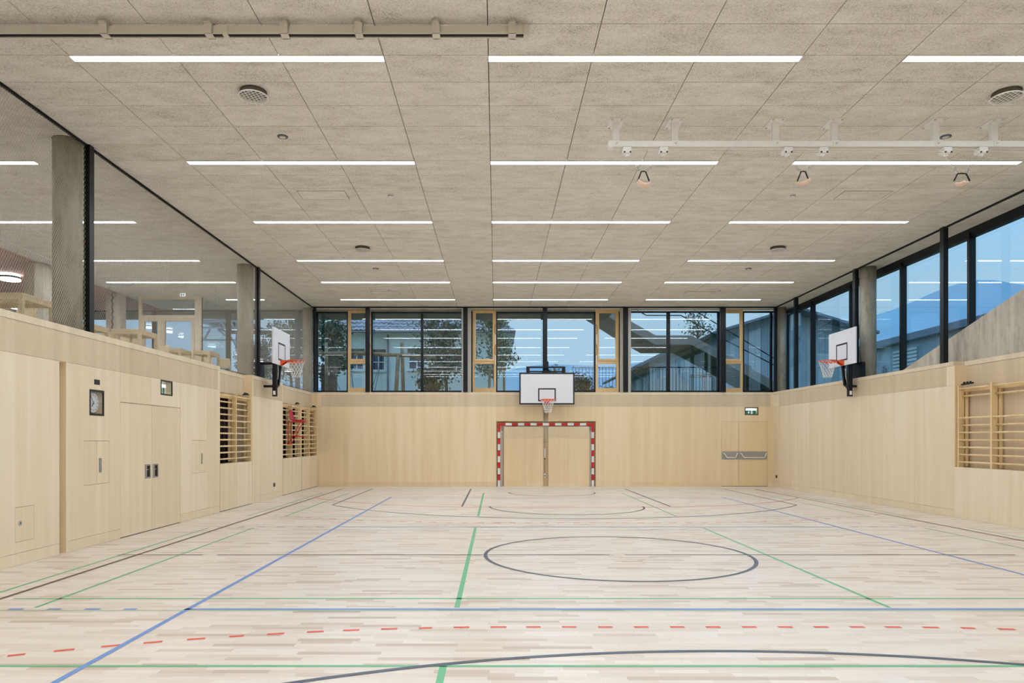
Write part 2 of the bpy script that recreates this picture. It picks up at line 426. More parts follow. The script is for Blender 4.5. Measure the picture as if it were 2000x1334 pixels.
# access hatches cut into the ceiling: thin dark joints
def hatch(px, py, lab):
    d = 4.395 * F / (VY - py); x = PX(px, d); m = MB(); w, h, t = .42, .21, .006
    z0, z1 = ZC - .003, ZC + .001
    m.box(x - w, x + w, d - h - t, d - h, z0, z1).box(x - w, x + w, d + h, d + h + t, z0, z1)
    m.box(x - w - t, x - w, d - h, d + h, z0, z1).box(x + w, x + w + t, d - h, d + h, z0, z1)
    r = thing('ceiling_hatch', lab, 'hatch', (x, d, ZC - .003), 'access hatches in the ceiling')
    m.build('joint', 'backing_dark', r); B(x - w + .001, x + w - .001, d - h + .001, d + h - .001, ZC - .004, ZC).build('hatch_lid', 'wood_wool', r)
hatch(632, 381, 'flush access hatch in the ceiling, left of the nearer left smoke detector')
hatch(1685, 381, 'flush access hatch in the ceiling, right half, beyond the ring rail')
hatch(753, 572, 'small-looking flush ceiling hatch near the far windows, left of the middle')
hatch(1366, 572, 'small-looking flush ceiling hatch near the far windows, right of the middle')

# ---------------------------------------------------------------- lamps
def lamp(x0, x1, y, label, grp):
    r = thing('ceiling_light', label, 'ceiling light', ((x0 + x1) / 2, y, ZC), grp)
    m = MB(); m.box(x0, x1, y - .062, y - .056, ZC - .012, ZC); m.box(x0, x1, y + .056, y + .062, ZC - .012, ZC)
    m.box(x0, x0 + .006, y - .056, y + .056, ZC - .012, ZC); m.box(x1 - .006, x1, y - .056, y + .056, ZC - .012, ZC)
    m.build('housing', 'white_paint', r)
    B(x0 + .006, x1 - .006, y - .056, y + .056, ZC - .011, ZC - .003).build('diffuser', 'lamp_glow', r)
ROWS = [(22.04, 'farthest'), (19.60, 'sixth'), (17.22, 'fifth'), (14.157, 'third'), (11.12, 'second'), (8.08, 'nearest')]
ROWS = [(22.04, 'farthest'), (19.60, 'fifth'), (17.22, 'fourth'), (14.157, 'third'), (11.12, 'second'), (8.08, 'nearest')]
for y, nm in ROWS:
    for x, side in ((-4.89, 'left'), (-.09, 'middle'), (4.71, 'right')):
        lamp(x, x + 3.6, y, 'white light strip in the ceiling, %s one of the %s row' % (side, nm), 'linear lights in the hall ceiling')
    if y > 9:
        x0, x1 = (-10.89, -7.29) if y < 21 else (-8.49, -7.29)
        lamp(x0, x1, y, 'gallery light strip behind the net, level with the %s hall row' % nm, 'linear lights over the gallery')
for y, nm in ((5.04, 'first'), (2.6, 'second'), (.3, 'third'), (-1.4, 'fourth')):
    for x, side in ((-4.89, 'left'), (-.09, 'middle'), (4.71, 'right'), (-10.89, 'gallery')):
        lamp(x, x + 3.6, y, 'white ceiling light strip out of frame, %s one of the %s unseen row' % (side, nm), 'lights outside the frame')
for i, (px, py, d, lab) in enumerate(((19, 546, 18.6, 'round hanging disc lamp at the left edge of the photo'), (106, 581, 21.0, 'round disc lamp half hidden behind the thick gallery column'),
                             (38, 602, 22.9, 'round disc lamp seen under the nearest gallery table'))):
    x, z = PX(px, d), PZ(py, d); r = thing('disc_lamp', lab, 'ceiling light', (x, d, z), 'round lamps under the pink ceiling')
    MB().disc((x, d, z + .0), (0, 0, 1), .25, .03).build('diffuser', 'lamp_glow_round', r)
    MB().disc((x, d, z + .05), (0, 0, 1), .262, .05).build('rim', 'black_plastic', r)
    MB().disc((x, d, z + .085), (0, 0, 1), .24, .02).build('upper_diffuser', 'lamp_glow_round', r)
    MB().tube([(x, d, z + .09), (x, d, ZC - .02)], .012, 8).build('stem', 'white_paint', r)
for (x, y), nm in zip(((-12.9, 15.6), (-12.9, 12.6), (-12.9, 9.6), (-12.9, 4.0), (-12.9, -1.0)), ('farthest', 'second farthest', 'middle', 'second nearest', 'nearest')):  # extra unseen lamps, added to brighten the dim gallery and pink ceiling
    r = thing('disc_lamp', '%s added round disc lamp, unseen, brightening the gallery' % nm, 'ceiling light', (x, y, 5.8), 'unseen round lamps added to brighten the gallery')
    MB().disc((x, y, 5.8), (0, 0, 1), .25, .03).build('diffuser', 'lamp_glow_round', r); MB().disc((x, y, 5.85), (0, 0, 1), .262, .05).build('rim', 'black_plastic', r)
    MB().disc((x, y, 5.885), (0, 0, 1), .24, .02).build('upper_diffuser', 'lamp_glow_round', r); MB().tube([(x, y, 5.89), (x, y, ZC - .02)], .012, 8).build('stem', 'white_paint', r)
# speakers / grilles
def grille(px, py, lab):
    d = (ZC - .07 - HC) * F / (VY - py); x = PX(px, d); z = ZC - .07; R = .175
    r = thing('ceiling_grille', lab, 'grille', (x, d, z), 'round honeycomb grilles on the ceiling')
    MB().disc((x, d, z + .045), (0, 0, 1), R * .93, .05).build('body', 'grille_body', r)
    m = MB(); m.tube([(x + R * math.cos(t * math.pi / 16), d + R * math.sin(t * math.pi / 16), z) for t in range(32)], .009, 6, closed=True); m.build('ring', 'white_paint', r)
    m = MB(); c = .03
    for i in range(-6, 7):
        for j in range(-7, 8):
            hx = i * c * 1.5; hy = (j + (i % 2) * .5) * c * math.sqrt(3)
            if hx * hx + hy * hy < (R - .006) ** 2:
                for k in range(3):
                    a0, a1 = math.radians(60 * k), math.radians(60 * k + 60)
                    m.bar((x + hx + c * math.cos(a0), d + hy + c * math.sin(a0), z), (x + hx + c * math.cos(a1), d + hy + c * math.sin(a1), z), .009, .008)
    m.build('honeycomb', 'white_paint', r, kind='stuff')
    m = MB(); m.box(x - .05, x - .02, d + R - .03, d + R + .03, z, ZC); m.build('bracket', 'white_paint', r)
grille(495, 189, 'nearest left round honeycomb grille on the ceiling'); grille(1966, 191, 'round honeycomb grille cut by the right photo edge')
grille(708, 489, 'far left round honeycomb grille, before the fourth light row'); grille(1519, 489, 'far right round honeycomb grille, before the fourth light row')
def spot(px, py, lab):
    d = 4.39 * F / (VY - py); x = PX(px, d); r = thing('ceiling_spot', lab, 'spotlight', (x, d, ZC), 'small grey ceiling spots')
    MB().disc((x, d, ZC - .006), (0, 0, 1), .075, .012).build('ring', 'copper_grey', r); MB().disc((x, d, ZC - .014), (0, 0, 1), .045, .006).build('lens', 'alu_dull', r)
spot(552, 267, 'small round grey ceiling spot, nearest on the left'); spot(1847, 267, 'small round grey ceiling spot beside the ring rail')
spot(734, 525, 'small round grey ceiling spot, far left half'); spot(1462, 525, 'small round grey ceiling spot, far right half')
def smoke(px, py, lab):
    d = 4.38 * F / (VY - py); x = PX(px, d); r = thing('smoke_detector', lab, 'smoke detector', (x, d, ZC), 'smoke detectors')
    MB().disc((x, d, ZC - .008), (0, 0, 1), .055, .016).build('base', 'white_paint', r)
    MB().tube([(x, d, ZC - .016), (x, d, ZC - .04)], .04, 16, rs=[.045, .03]).build('chamber', 'white_paint', r)
    m = MB()
    for k in range(5):
        a = math.radians(200 + 35 * k); m.box(x + .041 * math.cos(a) - .006, x + .041 * math.cos(a) + .006, d + .041 * math.sin(a) - .004, d + .041 * math.sin(a) + .004, ZC - .03, ZC - .018)
    m.build('slots', 'black_plastic', r, kind='stuff')
smoke(763, 382, 'white smoke detector right of the nearer left ceiling hatch'); smoke(1548, 382, 'white smoke detector below the hanging handle, right half')
smoke(761, 567, 'white smoke detector near the far windows, left half'); smoke(1405, 568, 'white smoke detector near the far windows, right half')
d = 4.385 * F / (VY - 380); MB().disc((PX(1155, d), d, ZC - .006), (0, 0, 1), .04, .012).build('ceiling_sensor', 'white_paint', label='tiny plain white round cap on the ceiling, middle', cat='sensor')

# ---------------------------------------------------------------- left wall
wl = MB()
clock_h = (10.235, 10.585, 1.935, 2.28); exit_h = (12.41, 12.82, 2.37, 2.605)
for c in cells(YR, 15.04, 0, 3.04, [(9.517, 9.67, 0, 2.62), clock_h, exit_h]): wl.box(-6.3, XL - .02, c[0], c[1], c[2], c[3])
wl.box(-6.3, -6.09, 9.51, 9.68, 0, 2.63)
wl.box(-6.3, XL - .02, 17.05, 19.47, 0, 3.04)
for a, c in ((15.04, 17.05), (19.47, YB)):
    wl.box(-6.3, XL - .03, a, c, 0, 1.02); wl.box(-6.32, -6.147, a, c, 2.62, 3.04)
WLo = wl.build('wall_left', 'veneer', kind='structure')
B(-7.0, -6.3, 15.0, YB, 0, 2.62).build  # (store room behind the wall bars follows)
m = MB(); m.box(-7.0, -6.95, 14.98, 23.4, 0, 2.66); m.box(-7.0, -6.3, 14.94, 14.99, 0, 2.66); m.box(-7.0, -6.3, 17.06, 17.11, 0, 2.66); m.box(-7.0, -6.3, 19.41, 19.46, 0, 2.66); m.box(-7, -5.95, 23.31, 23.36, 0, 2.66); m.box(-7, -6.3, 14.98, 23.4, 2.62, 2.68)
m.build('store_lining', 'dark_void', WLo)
for y in (15.6, 16.55, 20.0, 20.95, 21.9, 22.85):
    m = MB()
    for k in range(8): m.tube([(-6.5 + .02 * math.sin(k * 1.9), y - .3 + k * .085, 1.0), (-6.5 + .02 * math.sin(k * 1.9), y - .3 + k * .085, 2.6)], .045, 6)
    m.build('curtain_strip', 'curtain_dark' if int(y * 10) % 2 else 'black_matte', WLo)
def pan(a0, a1, b0, b1, mat, holes=(), x=None, th=.02, name='wall_panel', par=None, sx=1):
    x = XL if x is None else x
    xs = sorted((x, x - sx * th)); slabX(a0 + G, a1 - G, b0 + G, b1 - G, xs[0], xs[1], holes).build(name, mat, par or WLo)
GP = .004
hole_door = (11.06, 13.16, -1, 2.153 + GP)
h1 = (10.085, 10.75, .898, 1.545); h2 = (13.685, 14.345, .898, 1.545); h3 = (8.64, 9.0, .29, .725)
H = [clock_h, exit_h, hole_door, h1, h2, h3]
edgesA = [YR, -2., 1., 4.2, 6.9, 9.517]; edgesB = [9.67, 11.06, 12.05, 13.16, 14.4, 15.04]
for E in (edgesA, edgesB, [17.05, 18.3, 19.47]):
    for a, c in zip(E[:-1], E[1:]):
        pan(a, c, .152, 2.63, 'veneer', H); 
        if not (11 < (a + c) / 2 < 13.16): pan(a, c, 0, .152, 'veneer', name='base_board')
for E in ([YR, -1.0, 2., 5., 8., 11.06, 12.3, 14.95], [17.12, 19.4]):
    for a, c in zip(E[:-1], E[1:]): pan(a, c, 2.63, 3.04, 'veneer_perforated', name='perforated_panel')
for a, c in ((14.95, 15.04), (17.05, 17.12), (19.4, 19.47)): pan(a, c, 2.63, 3.04, 'veneer', name='corner_batten')
for a, c in ((15.04, 17.05), (19.47, 21.36), (21.36, YB)): pan(a, c, 2.62, 3.04, 'veneer_perforated', x=-6.127, name='perforated_panel')
for a, c in ((YR, 3.0), (3.0, 9.2), (9.2, 15.04)): B(-6.32, XL + .006, a + G, c - G, 3.04, ZT).build('wall_cap', 'wood_ledge', WLo)
B(-6.32, XL + .006, 17.05, 19.47, 3.04, ZT).build('wall_cap', 'wood_ledge', WLo)
for a, c in ((15.04, 17.05), (19.47, YB)): B(-6.34, -6.12, a, c, 3.04, ZT).build('wall_cap', 'wood_ledge', WLo)
# side reveals of the niches
B(-6.15, XL - .001, 17.043, 17.049, 0.0, 3.13).build('niche_reveal', 'veneer_warm', WLo)
B(-6.5, -6.14, 15.0, 23.6, 2.6, 2.62).build('niche_lintel', 'veneer_warm', WLo)
# screws in the slot
m = MB()
for z in (.18, .33, .95, 1.55, 2.05, 2.5): m.disc((-6.07, 9.669, z), (0, 1, 0), .006, .004, 8)
B(-6.09, XL, 9.667, 9.672, 0, 2.62).build('slot_reveal', 'veneer_warm', WLo)
# --- double door
d1 = thing('door_1', kind='structure', loc=(XL, 12.1, 0)); B(XL - .0197, XL - .0183, 11.061, 13.159, 0, 2.15).build('door_backing', 'backing_dark', d1)
for a, c, hy in ((11.06, 12.07, 11.93), (12.07, 13.16, 12.2)):
    lf = slabX(a + GP, c - GP, .012, 2.147, XL - .018, XL - .001, [(hy - .095, hy + .095, .9, 1.14)]).build('door_leaf', 'veneer', d1)
    slabX(hy - .095, hy + .095, .9, 1.14, XL - .012, XL + .004, [(hy - .075, hy + .075, .925, 1.115)]).build('pull_frame', 'brushed_steel', lf)
    B(XL - .0178, XL - .0165, hy - .09, hy + .01, .91, 1.13).build('pull_recess', 'brushed_steel', lf); B(XL - .0178, XL - .0165, hy + .01, hy + .09, .91, 1.13).build('pull_recess', 'black_plastic', lf)
    MB().tube([(XL - .01, hy - .05, 1.05), (XL - .01, hy + .06, 1.05)], .009, 8).build('pull_grip', 'chrome', lf)
B(XL - .02, XL - .003, 11.06, 13.16, 0, .012).build('door_gap', 'black_matte', d1)
def cupboard(y0, y1, z0, z1, split, plate, lab):
    r = thing('wall_hatch', lab, 'hatch', (XL, (y0 + y1) / 2, z0), 'flush hatches in the left wall')
    ss = [y0, split, y1] if split else [y0, y1]; B(XL - .0198, XL - .0184, y0, y1, z0, z1).build('hatch_backing', 'backing_dark', r)
    for i, (a, c) in enumerate(zip(ss[:-1], ss[1:])):
        dd = B(XL - .018, XL - .0005, a + .004, c - .004, z0 + .005, z1 - .005).build('hatch_door', 'veneer', r)
        if plate and i == 1:
            B(XL - .001, XL + .003, plate - .035, plate + .035, 1.07, 1.285).build('lock_plate', 'brushed_steel', dd)
            MB().disc((XL + .005, plate, 1.215), (1, 0, 0), .024, .008, 16).build('lock_knob', 'chrome', dd)
        if not plate:
            MB().disc((XL + .002, y0 + .09, .52), (1, 0, 0), .032, .01, 18).build('ring_lock', 'chrome', dd)
            MB().disc((XL + .006, y0 + .09, .52), (1, 0, 0), .014, .006, 12).build('lock_core', 'copper_grey', dd)
cupboard(10.085, 10.75, .898, 1.545, 10.41, 10.5, 'two-door flush wall hatch below the clock')
cupboard(13.685, 14.345, .898, 1.545, 14.02, 14.12, 'two-door flush wall hatch between the double door and wall bars')
cupboard(8.64, 9.0, .29, .725, None, None, 'single low wall hatch with a round lock, at the left photo edge')
# --- clock
r = thing('wall_clock', 'round white clock behind glass in a square black frame', 'clock', (-6.0, 10.42, 1.93))
slabX(10.22, 10.60, 1.917, 2.298, XL - .01, XL + .004, [(10.25, 10.57, 1.947, 2.268)]).build('frame', 'black_plastic', r)
B(XL - .004, XL - .001, 10.25, 10.57, 1.947, 2.268).build('glass_cover', 'clear_glass', r)
MB().box(-6.14, -6.12, 10.2, 10.62, 1.9, 2.31).build('recess_back', 'wood_frame', r)
MB().disc((-6.01, 10.43, 2.11), (1, 0, 0), .142, .03, 40).build('dial', 'white_laminate', r)
m = MB(); m.tube([(-6.0, 10.43 + .142 * math.cos(t * math.pi / 24), 2.11 + .142 * math.sin(t * math.pi / 24)) for t in range(48)], .006, 6, closed=True); m.build('bezel', 'white_paint', r)
m = MB()
for k in range(12):
    a = math.radians(30 * k); c, s_ = math.cos(a), math.sin(a)
    m.bar((-5.993, 10.43 + .105 * s_, 2.11 + .105 * c), (-5.993, 10.43 + .122 * s_, 2.11 + .122 * c), .008, .003, up=(1, 0, 0))
m.build('hour_marks', 'print_black', r, kind='stuff')
for L, a, w in ((.075, 216, .010), (.105, 322, .007)):   # as seen: short hand down left, long hand up left
    s_, c = math.sin(math.radians(a)), math.cos(math.radians(a))
    MB().bar((-5.99, 10.43 - .02 * s_, 2.11 - .02 * c), (-5.99, 10.43 + L * s_, 2.11 + L * c), w, .003, up=(1, 0, 0)).build('clock_hand', 'print_black', r)
B(XL - .01, XL + .003, 10.34, 10.485, 2.376, 2.452).build('wall_sensor', 'black_plastic', label='small plain black rectangle on the wall above the clock', cat='sensor')
# --- exit signs
def arrow_and_door(fr, O, ux, r, s=1.0):
    """down arrow, door leaf and running figure as flat print; O centre, ux unit vector to the viewer's right, r parent"""
    O = Vector(O); ux = Vector(ux); uz = Vector((0, 0, 1)); n = Vector(fr)
    def P(u, v): return O + ux * u * s + uz * v * s
    m = MB()
    m.prism([P(-.065, .035), P(-.05, .035), P(-.05, -.0), P(-.033, -.0), P(-.0575, -.036), P(-.082, -.0), P(-.065, -.0)], n * .001)
    m.prism([P(.0, -.04), P(.042, -.04), P(.042, .04), P(.0, .04)], n * .001)
    m.build('pictogram', 'sign_white', r)
    m = MB()
    for q in ([P(.013, .026), P(.021, .026), P(.021, .034), P(.013, .034)], [P(.012, .0), P(.024, .0), P(.026, .022), P(.012, .02)], [P(.014, .002), P(.019, .0), P(.010, -.03), P(.005, -.03)],
              [P(.02, .002), P(.025, .0), P(.034, -.03), P(.028, -.032)], [P(.022, .018), P(.022, .012), P(.036, .008), P(.037, .012)]): m.prism(q, n * .002)
    m.build('running_figure', 'green_sign', r)
r = thing('exit_sign', 'green and white exit sign in a black framed recess above the double door', 'sign', (XL, 12.6, 2.35), 'recessed exit signs')
slabX(12.39, 12.84, 2.354, 2.622, XL - .01, XL + .004, [(12.42, 12.81, 2.378, 2.598)]).build('frame', 'black_plastic', r)
B(XL - .003, XL - .001, 12.42, 12.81, 2.378, 2.598).build('glass_cover', 'clear_glass', r)
B(-6.05, -6.04, 12.38, 12.85, 2.34, 2.63).build('recess_back', 'white_paint', r)
B(-6.02, -5.985, 12.34, 12.70, 2.5, 2.55).build('light_bar', 'sign_glow', r)
B(-6.01, -5.99, 12.36, 12.66, 2.385, 2.495).build('sign_plate', 'green_sign', r)
arrow_and_door((1, 0, 0), (-5.989, 12.53, 2.44), (0, 1, 0), r, 1.15)
B(XL - .001, XL + .008, PX(1, 1) * 0 + 18.66, 18.8, .30, .40).build('wall_socket', 'black_plastic', label='small black socket low on the left wall before the far wall bars', cat='socket')
# --- wall bars
def wall_bars(y0, y1, lab, side=-1, lower=True, z0=1.036, z1=2.60, skip=(), rec=(1, 2, 3, 5), grp='wall bars', xw=None):
    x = XL if side < 0 else XR; sg = 1 if side < 0 else -1            # sg: direction into the hall
    xf = x - sg * .012 if xw is None else xw
    r = thing('wall_bars', lab, 'wall bars', (x, (y0 + y1) / 2, 0), grp); ym = (y0 + y1) / 2
    def bx(xa, xb, *a): xs = sorted((xf - sg * xa, xf - sg * xb)); return B(xs[0], xs[1], *a)
    for y in (y0 + .022, ym, y1 - .022): bx(0, .11, y - .02, y + .02, z0, z1).build('upright', 'wood_rung', r)
    for y in (y0 + .066, ym - .05, ym + .05, y1 - .066): bx(.13, .17, y - .02, y + .02, z0 + .02, z1 - .03).build('rear_upright', 'wood_rung', r)
    bx(.11, .13, y0 + .01, y1 - .01, z1 - .12, z1 - .04).build('top_rail', 'wood_frame', r)
    for a, c in ((y0 + .042, ym - .02), (ym + .02, y1 - .042)):
        for k in range(11):
            if k in skip: continue
            z = z1 - .06 - k * .143 * (z1 - z0) / 1.59; dx = .02 if k not in rec else .085
            if z < z0 + .02: continue
            m = MB(); n = 10
            m.tube([(xf - sg * dx, a, z), (xf - sg * dx, c, z)], .0185, n); m.build('rung', 'wood_rung', r)
    if lower:
        for a, c in ((y0 + .02, ym), (ym, y1 - .02)): B(XL - .03, XL - .002, a + .003, c - .003, .012, z0 - .002).build('lower_panel', 'veneer', r)
        B(XL - .035, XL - .006, y0 + .02, y1 - .02, 0, .012).build('floor_gap', 'black_matte', r)
    m = MB()
    yb = y1 - .5
    if side > 0: yb = y1 - .12
    m.bar((xf - sg * .02, yb, z1 + .02), (xf - sg * .02, yb + .3 * (1 if side < 0 else -1), z1 + .035), .05, .03)
    for k in range(3): m.disc((xf - sg * .02, yb + (.06 + .09 * k) * (1 if side < 0 else -1), z1 + .055), (0, 0, 1), .02, .03, 8)
    m.build('hinge_bracket', 'black_steel', r)
    return r
wall_bars(15.04, 17.05, 'nearest wooden wall bars in the left wall, before a dark opening', grp='wall bars of the left wall')
wall_bars(19.49, 21.36, 'wall bars in the left wall with the red chair hooked on', grp='wall bars of the left wall')
wall_bars(21.38, 23.28, 'wall bars in the left wall beside the far corner', grp='wall bars of the left wall')

# ---------------------------------------------------------------- right wall
wr = MB(); wr.box(XR + .02, 9.75, 14.1, YB, 0, 3.04); wr.box(XR + .25, 9.75, 4.9, 14.1, 1.01, 3.04); wr.box(XR + .02, 9.75, 4.9, 14.1, 0, 1.0); wr.box(XR + .02, 9.75, YR, 4.9, 0, 3.04)
WR = wr.build('wall_right', 'veneer', kind='structure')
def panr(a0, a1, b0, b1, mat, x=XR, name='wall_panel', th=.02): B(x, x + th, a0 + G, a1 - G, b0 + G, b1 - G).build(name, mat, WR)
E = [14.1, 15.4, 16.7, 18.0, 19.3, 20.6, 21.9, 22.75, YB]
for a, c in zip(E[:-1], E[1:]): panr(a, c, .152, 2.65, 'veneer'); panr(a, c, 0, .152, 'veneer', name='base_board')
for a, c in ((14.32, 18.), (18., 21.5), (21.5, 22.77)): panr(a, c, 2.65, 3.05, 'veneer_perforated', name='perforated_panel')
panr(22.77, YB, 2.65, 3.05, 'veneer', name='corner_batten'); panr(14.1, 14.32, 2.65, 3.05, 'veneer', name='corner_batten')
for a, c in ((4.9, 9.5), (9.5, 14.1)): panr(a, c, 0, 1.01, 'veneer'); 
for a, c in ((YR, 0.), (0., 4.9)): panr(a, c, 0, 3.05, 'veneer')
for a, c in ((4.9, 8.0), (8.0, 11.0), (11.0, 14.06)): panr(a, c, 1.01, 3.04, 'veneer_perforated', x=XR + .23, name='perforated_panel')
B(XR + .001, XR + .25, 4.9, 14.1, 1.0, 1.012).build('niche_sill', 'wood_ledge', WR)
B(XR, XR + .25, 14.06, 14.1, 1.012, 3.05).build('niche_reveal', 'veneer_warm', WR)
B(XR - .006, 9.78, 14.1, YB, 3.05, ZT).build('wall_cap', 'wood_ledge', WR)
B(XR + .22, 9.78, 4.9, 14.1, 3.04, ZT).build('wall_cap', 'wood_ledge', WR)
B(XR - .006, 9.78, YR, 4.9, 3.05, ZT).build('wall_cap', 'wood_ledge', WR)
B(XR - .008, XR + .001, 22.94, 23.06, .30, .39).build('wall_socket', 'black_plastic', label='small black socket low on the right wall by the far corner', cat='socket')
for i, (a, c) in enumerate(((12.12, 14.03), (10.2, 12.1))):
    wall_bars(a, c, ('wooden wall bars in the right wall niche, half in the photo', 'wooden wall bars in the right wall niche, next nearer one')[i], side=1, lower=False, z0=1.012, z1=2.63, skip=(2, 3), rec=(1, 5), grp='wall bars of the right wall', xw=XR + .03)

# ---------------------------------------------------------------- back wall
goal_h = [(.01, .255, -1, 2.165), (3.10, 3.305, -1, 2.165), (.01, 3.305, 1.985, 2.165), (1.567, 1.737, -1, 2.72)]
sign_h = (8.29, 8.69, 2.40, 2.61)
door_h = (PX(1409.3, YB), PX(1498.6, YB), -1, 2.163)
wb = MB(); wb.box(-6.45, XR + .3, YB + .16, 23.7, 0, 3.04)
WB = wb.build('wall_back', 'veneer_warm', kind='structure')
def pb(a0, a1, b0, b1, mat, holes=(), name='wall_panel', y=YB, th=.159): slabY(a0 + G * .5, a1 - G * .5, b0 + G * .5, b1 - G * .5, y, y + th, holes).build(name, mat, WB)
E = [-5.95, PX(680, YB), PX(790, YB), PX(900, YB), .005, 1.0, 2.4, 3.31, PX(1233, YB), PX(1330, YB), PX(1409.3, YB), PX(1442.5, YB), PX(1499, YB), XR + .02]
for a, c in zip(E[:-1], E[1:]):
    pb(a, c, .152, 2.65, 'veneer_warm', goal_h + [sign_h, door_h]); 
    if not (7.49 < (a + c) / 2 < 9.03): pb(a, c, 0, .152, 'veneer_warm', goal_h, name='base_board')
E = [-5.82, -4.4, -3.1, -1.6, 0., 1.62, 3.3, 4.9, 6.5, 7.8, 9.12]
for a, c in zip(E[:-1], E[1:]): pb(a, c, 2.65, 3.05, 'veneer_perforated', goal_h, name='perforated_panel')
pb(-5.95, -5.82, 2.65, 3.05, 'veneer_warm', name='corner_batten'); pb(-6.4, -5.95, 0, 3.05, 'veneer_warm', name='corner_panel'); pb(9.12, XR + .02, 2.65, 3.05, 'veneer_warm', name='corner_batten')
B(-6.4, XR + .3, YB - .006, 23.78, 3.05, ZT).build('wall_cap', 'wood_ledge', WB)
# back door
d2 = thing('door_2', kind='structure', loc=(8.25, YB, 0)); xa, xm, xb = PX(1409.3, YB), PX(1442.5, YB), PX(1498.6, YB)
for a, c in ((xa, xm), (xm, xb)):
    lf = B(a + .004, c - .004, YB + .002, YB + .05, .012, 2.158).build('door_leaf', 'veneer_warm', d2)
    z0, z1 = PZ(897.5, YB), PZ(881.5, YB)
    B(a + .006, c - .006, YB - .004, YB + .003, z0, z1).build('push_plate', 'brushed_steel', lf)
    zb = PZ(893.5, YB); zt = PZ(885, YB); o_ = .05
    MB().tube([(a + o_, YB - .01, zt), (a + o_ + .02, YB - .06, zt - .01), (a + .15, YB - .09, zb), (c - .13, YB - .09, zb), (c - o_ - .01, YB - .06, zt - .01), (c - o_ + .01, YB - .01, zt)], .014, 8).build('push_bar', 'white_paint', lf)
B(xa, xb, YB + .001, YB + .05, 0, .012).build('door_gap', 'black_matte', d2)
B(xa, xb, YB + .052, YB + .158, 0, 2.163).build('door_backing', 'backing_dark', d2)
r = thing('exit_sign', 'green and white exit sign in a black frame above the far double door', 'sign', (8.49, YB, 2.38), 'recessed exit signs')
slabY(8.265, 8.715, 2.372, 2.63, YB - .004, YB + .01, [(8.29, 8.69, 2.397, 2.605)]).build('frame', 'black_plastic', r)
B(8.29, 8.69, YB - .001, YB + .002, 2.397, 2.605).build('glass_cover', 'clear_glass', r)
B(8.28, 8.70, YB + .13, YB + .14, 2.39, 2.62).build('recess_back', 'white_paint', r)
B(8.3, 8.66, YB + .05, YB + .09, 2.53, 2.575).build('light_bar', 'sign_glow', r)
B(8.3, 8.65, YB + .06, YB + .08, 2.405, 2.525).build('sign_plate', 'green_sign', r)
arrow_and_door((0, -1, 0), (8.49, YB + .059, 2.465), (1, 0, 0), r, 1.25)
# rear wall (behind the camera)
wq = B(-6.3, 10.05, YR - .3, YR, 0, ZC + .3).build('wall_rear', 'veneer_warm', kind='structure')

# ---------------------------------------------------------------- goal
g = thing('handball_goal', 'red and white striped handball goal with net at the far wall', 'goal', (1.66, YB + .05, 0))
yg = YB - .005; pw = .08
xl0, xr0, zt = PX(972.2, YB), PX(1160.2, YB), PZ(826.3, YB)
def striped(p0, p1, first, n, name):
    p0, p1 = Vector(p0), Vector(p1); m = MB()
    for i in range(n):
        a, c = p0 + (p1 - p0) * i / n, p0 + (p1 - p0) * (i + 1) / n; m.m = (i + first) % 2
        if abs((p1 - p0).z) > .1: m.box(a.x, a.x + pw, yg, yg + pw, min(a.z, c.z), max(a.z, c.z))
        else: m.box(min(a.x, c.x), max(a.x, c.x), yg, yg + pw, a.z - pw, a.z)
    m.build(name, ['goal_red', 'goal_white'], g)
striped((xl0 + .26, 0, zt), (xr0 - .26, 0, zt), 1, 13, 'crossbar')
m = MB(); m.box(xl0, xl0 + .26, yg, yg + pw, zt - pw, zt); m.box(xl0, xl0 + pw, yg, yg + pw, zt - .3, zt - pw); m.build('corner_piece', 'goal_red', g)
m = MB(); m.box(xr0 - .26, xr0, yg, yg + pw, zt - pw, zt); m.box(xr0 - pw, xr0, yg, yg + pw, zt - .3, zt - pw); m.build('corner_piece', 'goal_red', g)
striped((xl0, 0, zt - .3), (xl0, 0, 0), 1, 9, 'goal_post'); striped((xr0 - pw, 0, zt - .3), (xr0 - pw, 0, 0), 1, 9, 'goal_post')
m = MB(); ya = YB - .012
x0, x1 = xl0 + pw, xr0 - pw; zb = PZ(856, YB)
for i in range(58):
    x = x0 + (x1 - x0) * (i + .5) / 58; m.tube([(x, ya + .01, zt - pw - .01), (x + random.uniform(-.01, .01), ya - .005, (zt + zb) / 2), (x + random.uniform(-.015, .015), ya, zb + random.uniform(-.02, .02))], .0022, 4)
for k in range(8):
    z = zt - pw - .03 - k * (zt - pw - zb) / 8; m.tube([(x0 + (x1 - x0) * i / 24, ya + random.uniform(-.008, .006), z + .012 * math.sin(i * 1.3 + k)) for i in range(25)], .0028 if k < 6 else .0036, 4)
m.build('top_net', 'net_cord', g, kind='stuff')
for sx in (0, 1):
    m = MB()
    for k in range(9):
        xx = (x0 + .012 + .011 * k * .8) if not sx else (x1 - .012 - .011 * k * .8)
        m.tube([(xx + .012 * math.sin(z * 3.1 + k * 1.7), ya + .03 + .02 * math.cos(z * 2 + k), z * .08) for z in range(0, 24)], .0032, 4)
    for k in range(26): 
        xx = x0 if not sx else x1 - .08
        m.tube([(xx, ya + .03, .05 + k * .07), (xx + .045, ya + .01, .03 + k * .07 + .02 * math.sin(k)), (xx + .08, ya + .03, .06 + k * .07)], .003, 4)
    m.build('side_net', 'net_cord', g, kind='stuff')
m = MB()
for sx in (x0 + .002, x1 - .01):
    for k in range(40): m.box(sx, sx + .008, ya + .05, ya + .06, .03 + k * .048, .05 + k * .048)
for k in range(60): m.box(x0 + .05 + k * .047, x0 + .07 + k * .047, yg + .05, yg + .06, zt - pw - .012, zt - pw)
m.build('net_hooks', 'black_plastic', g, kind='stuff')
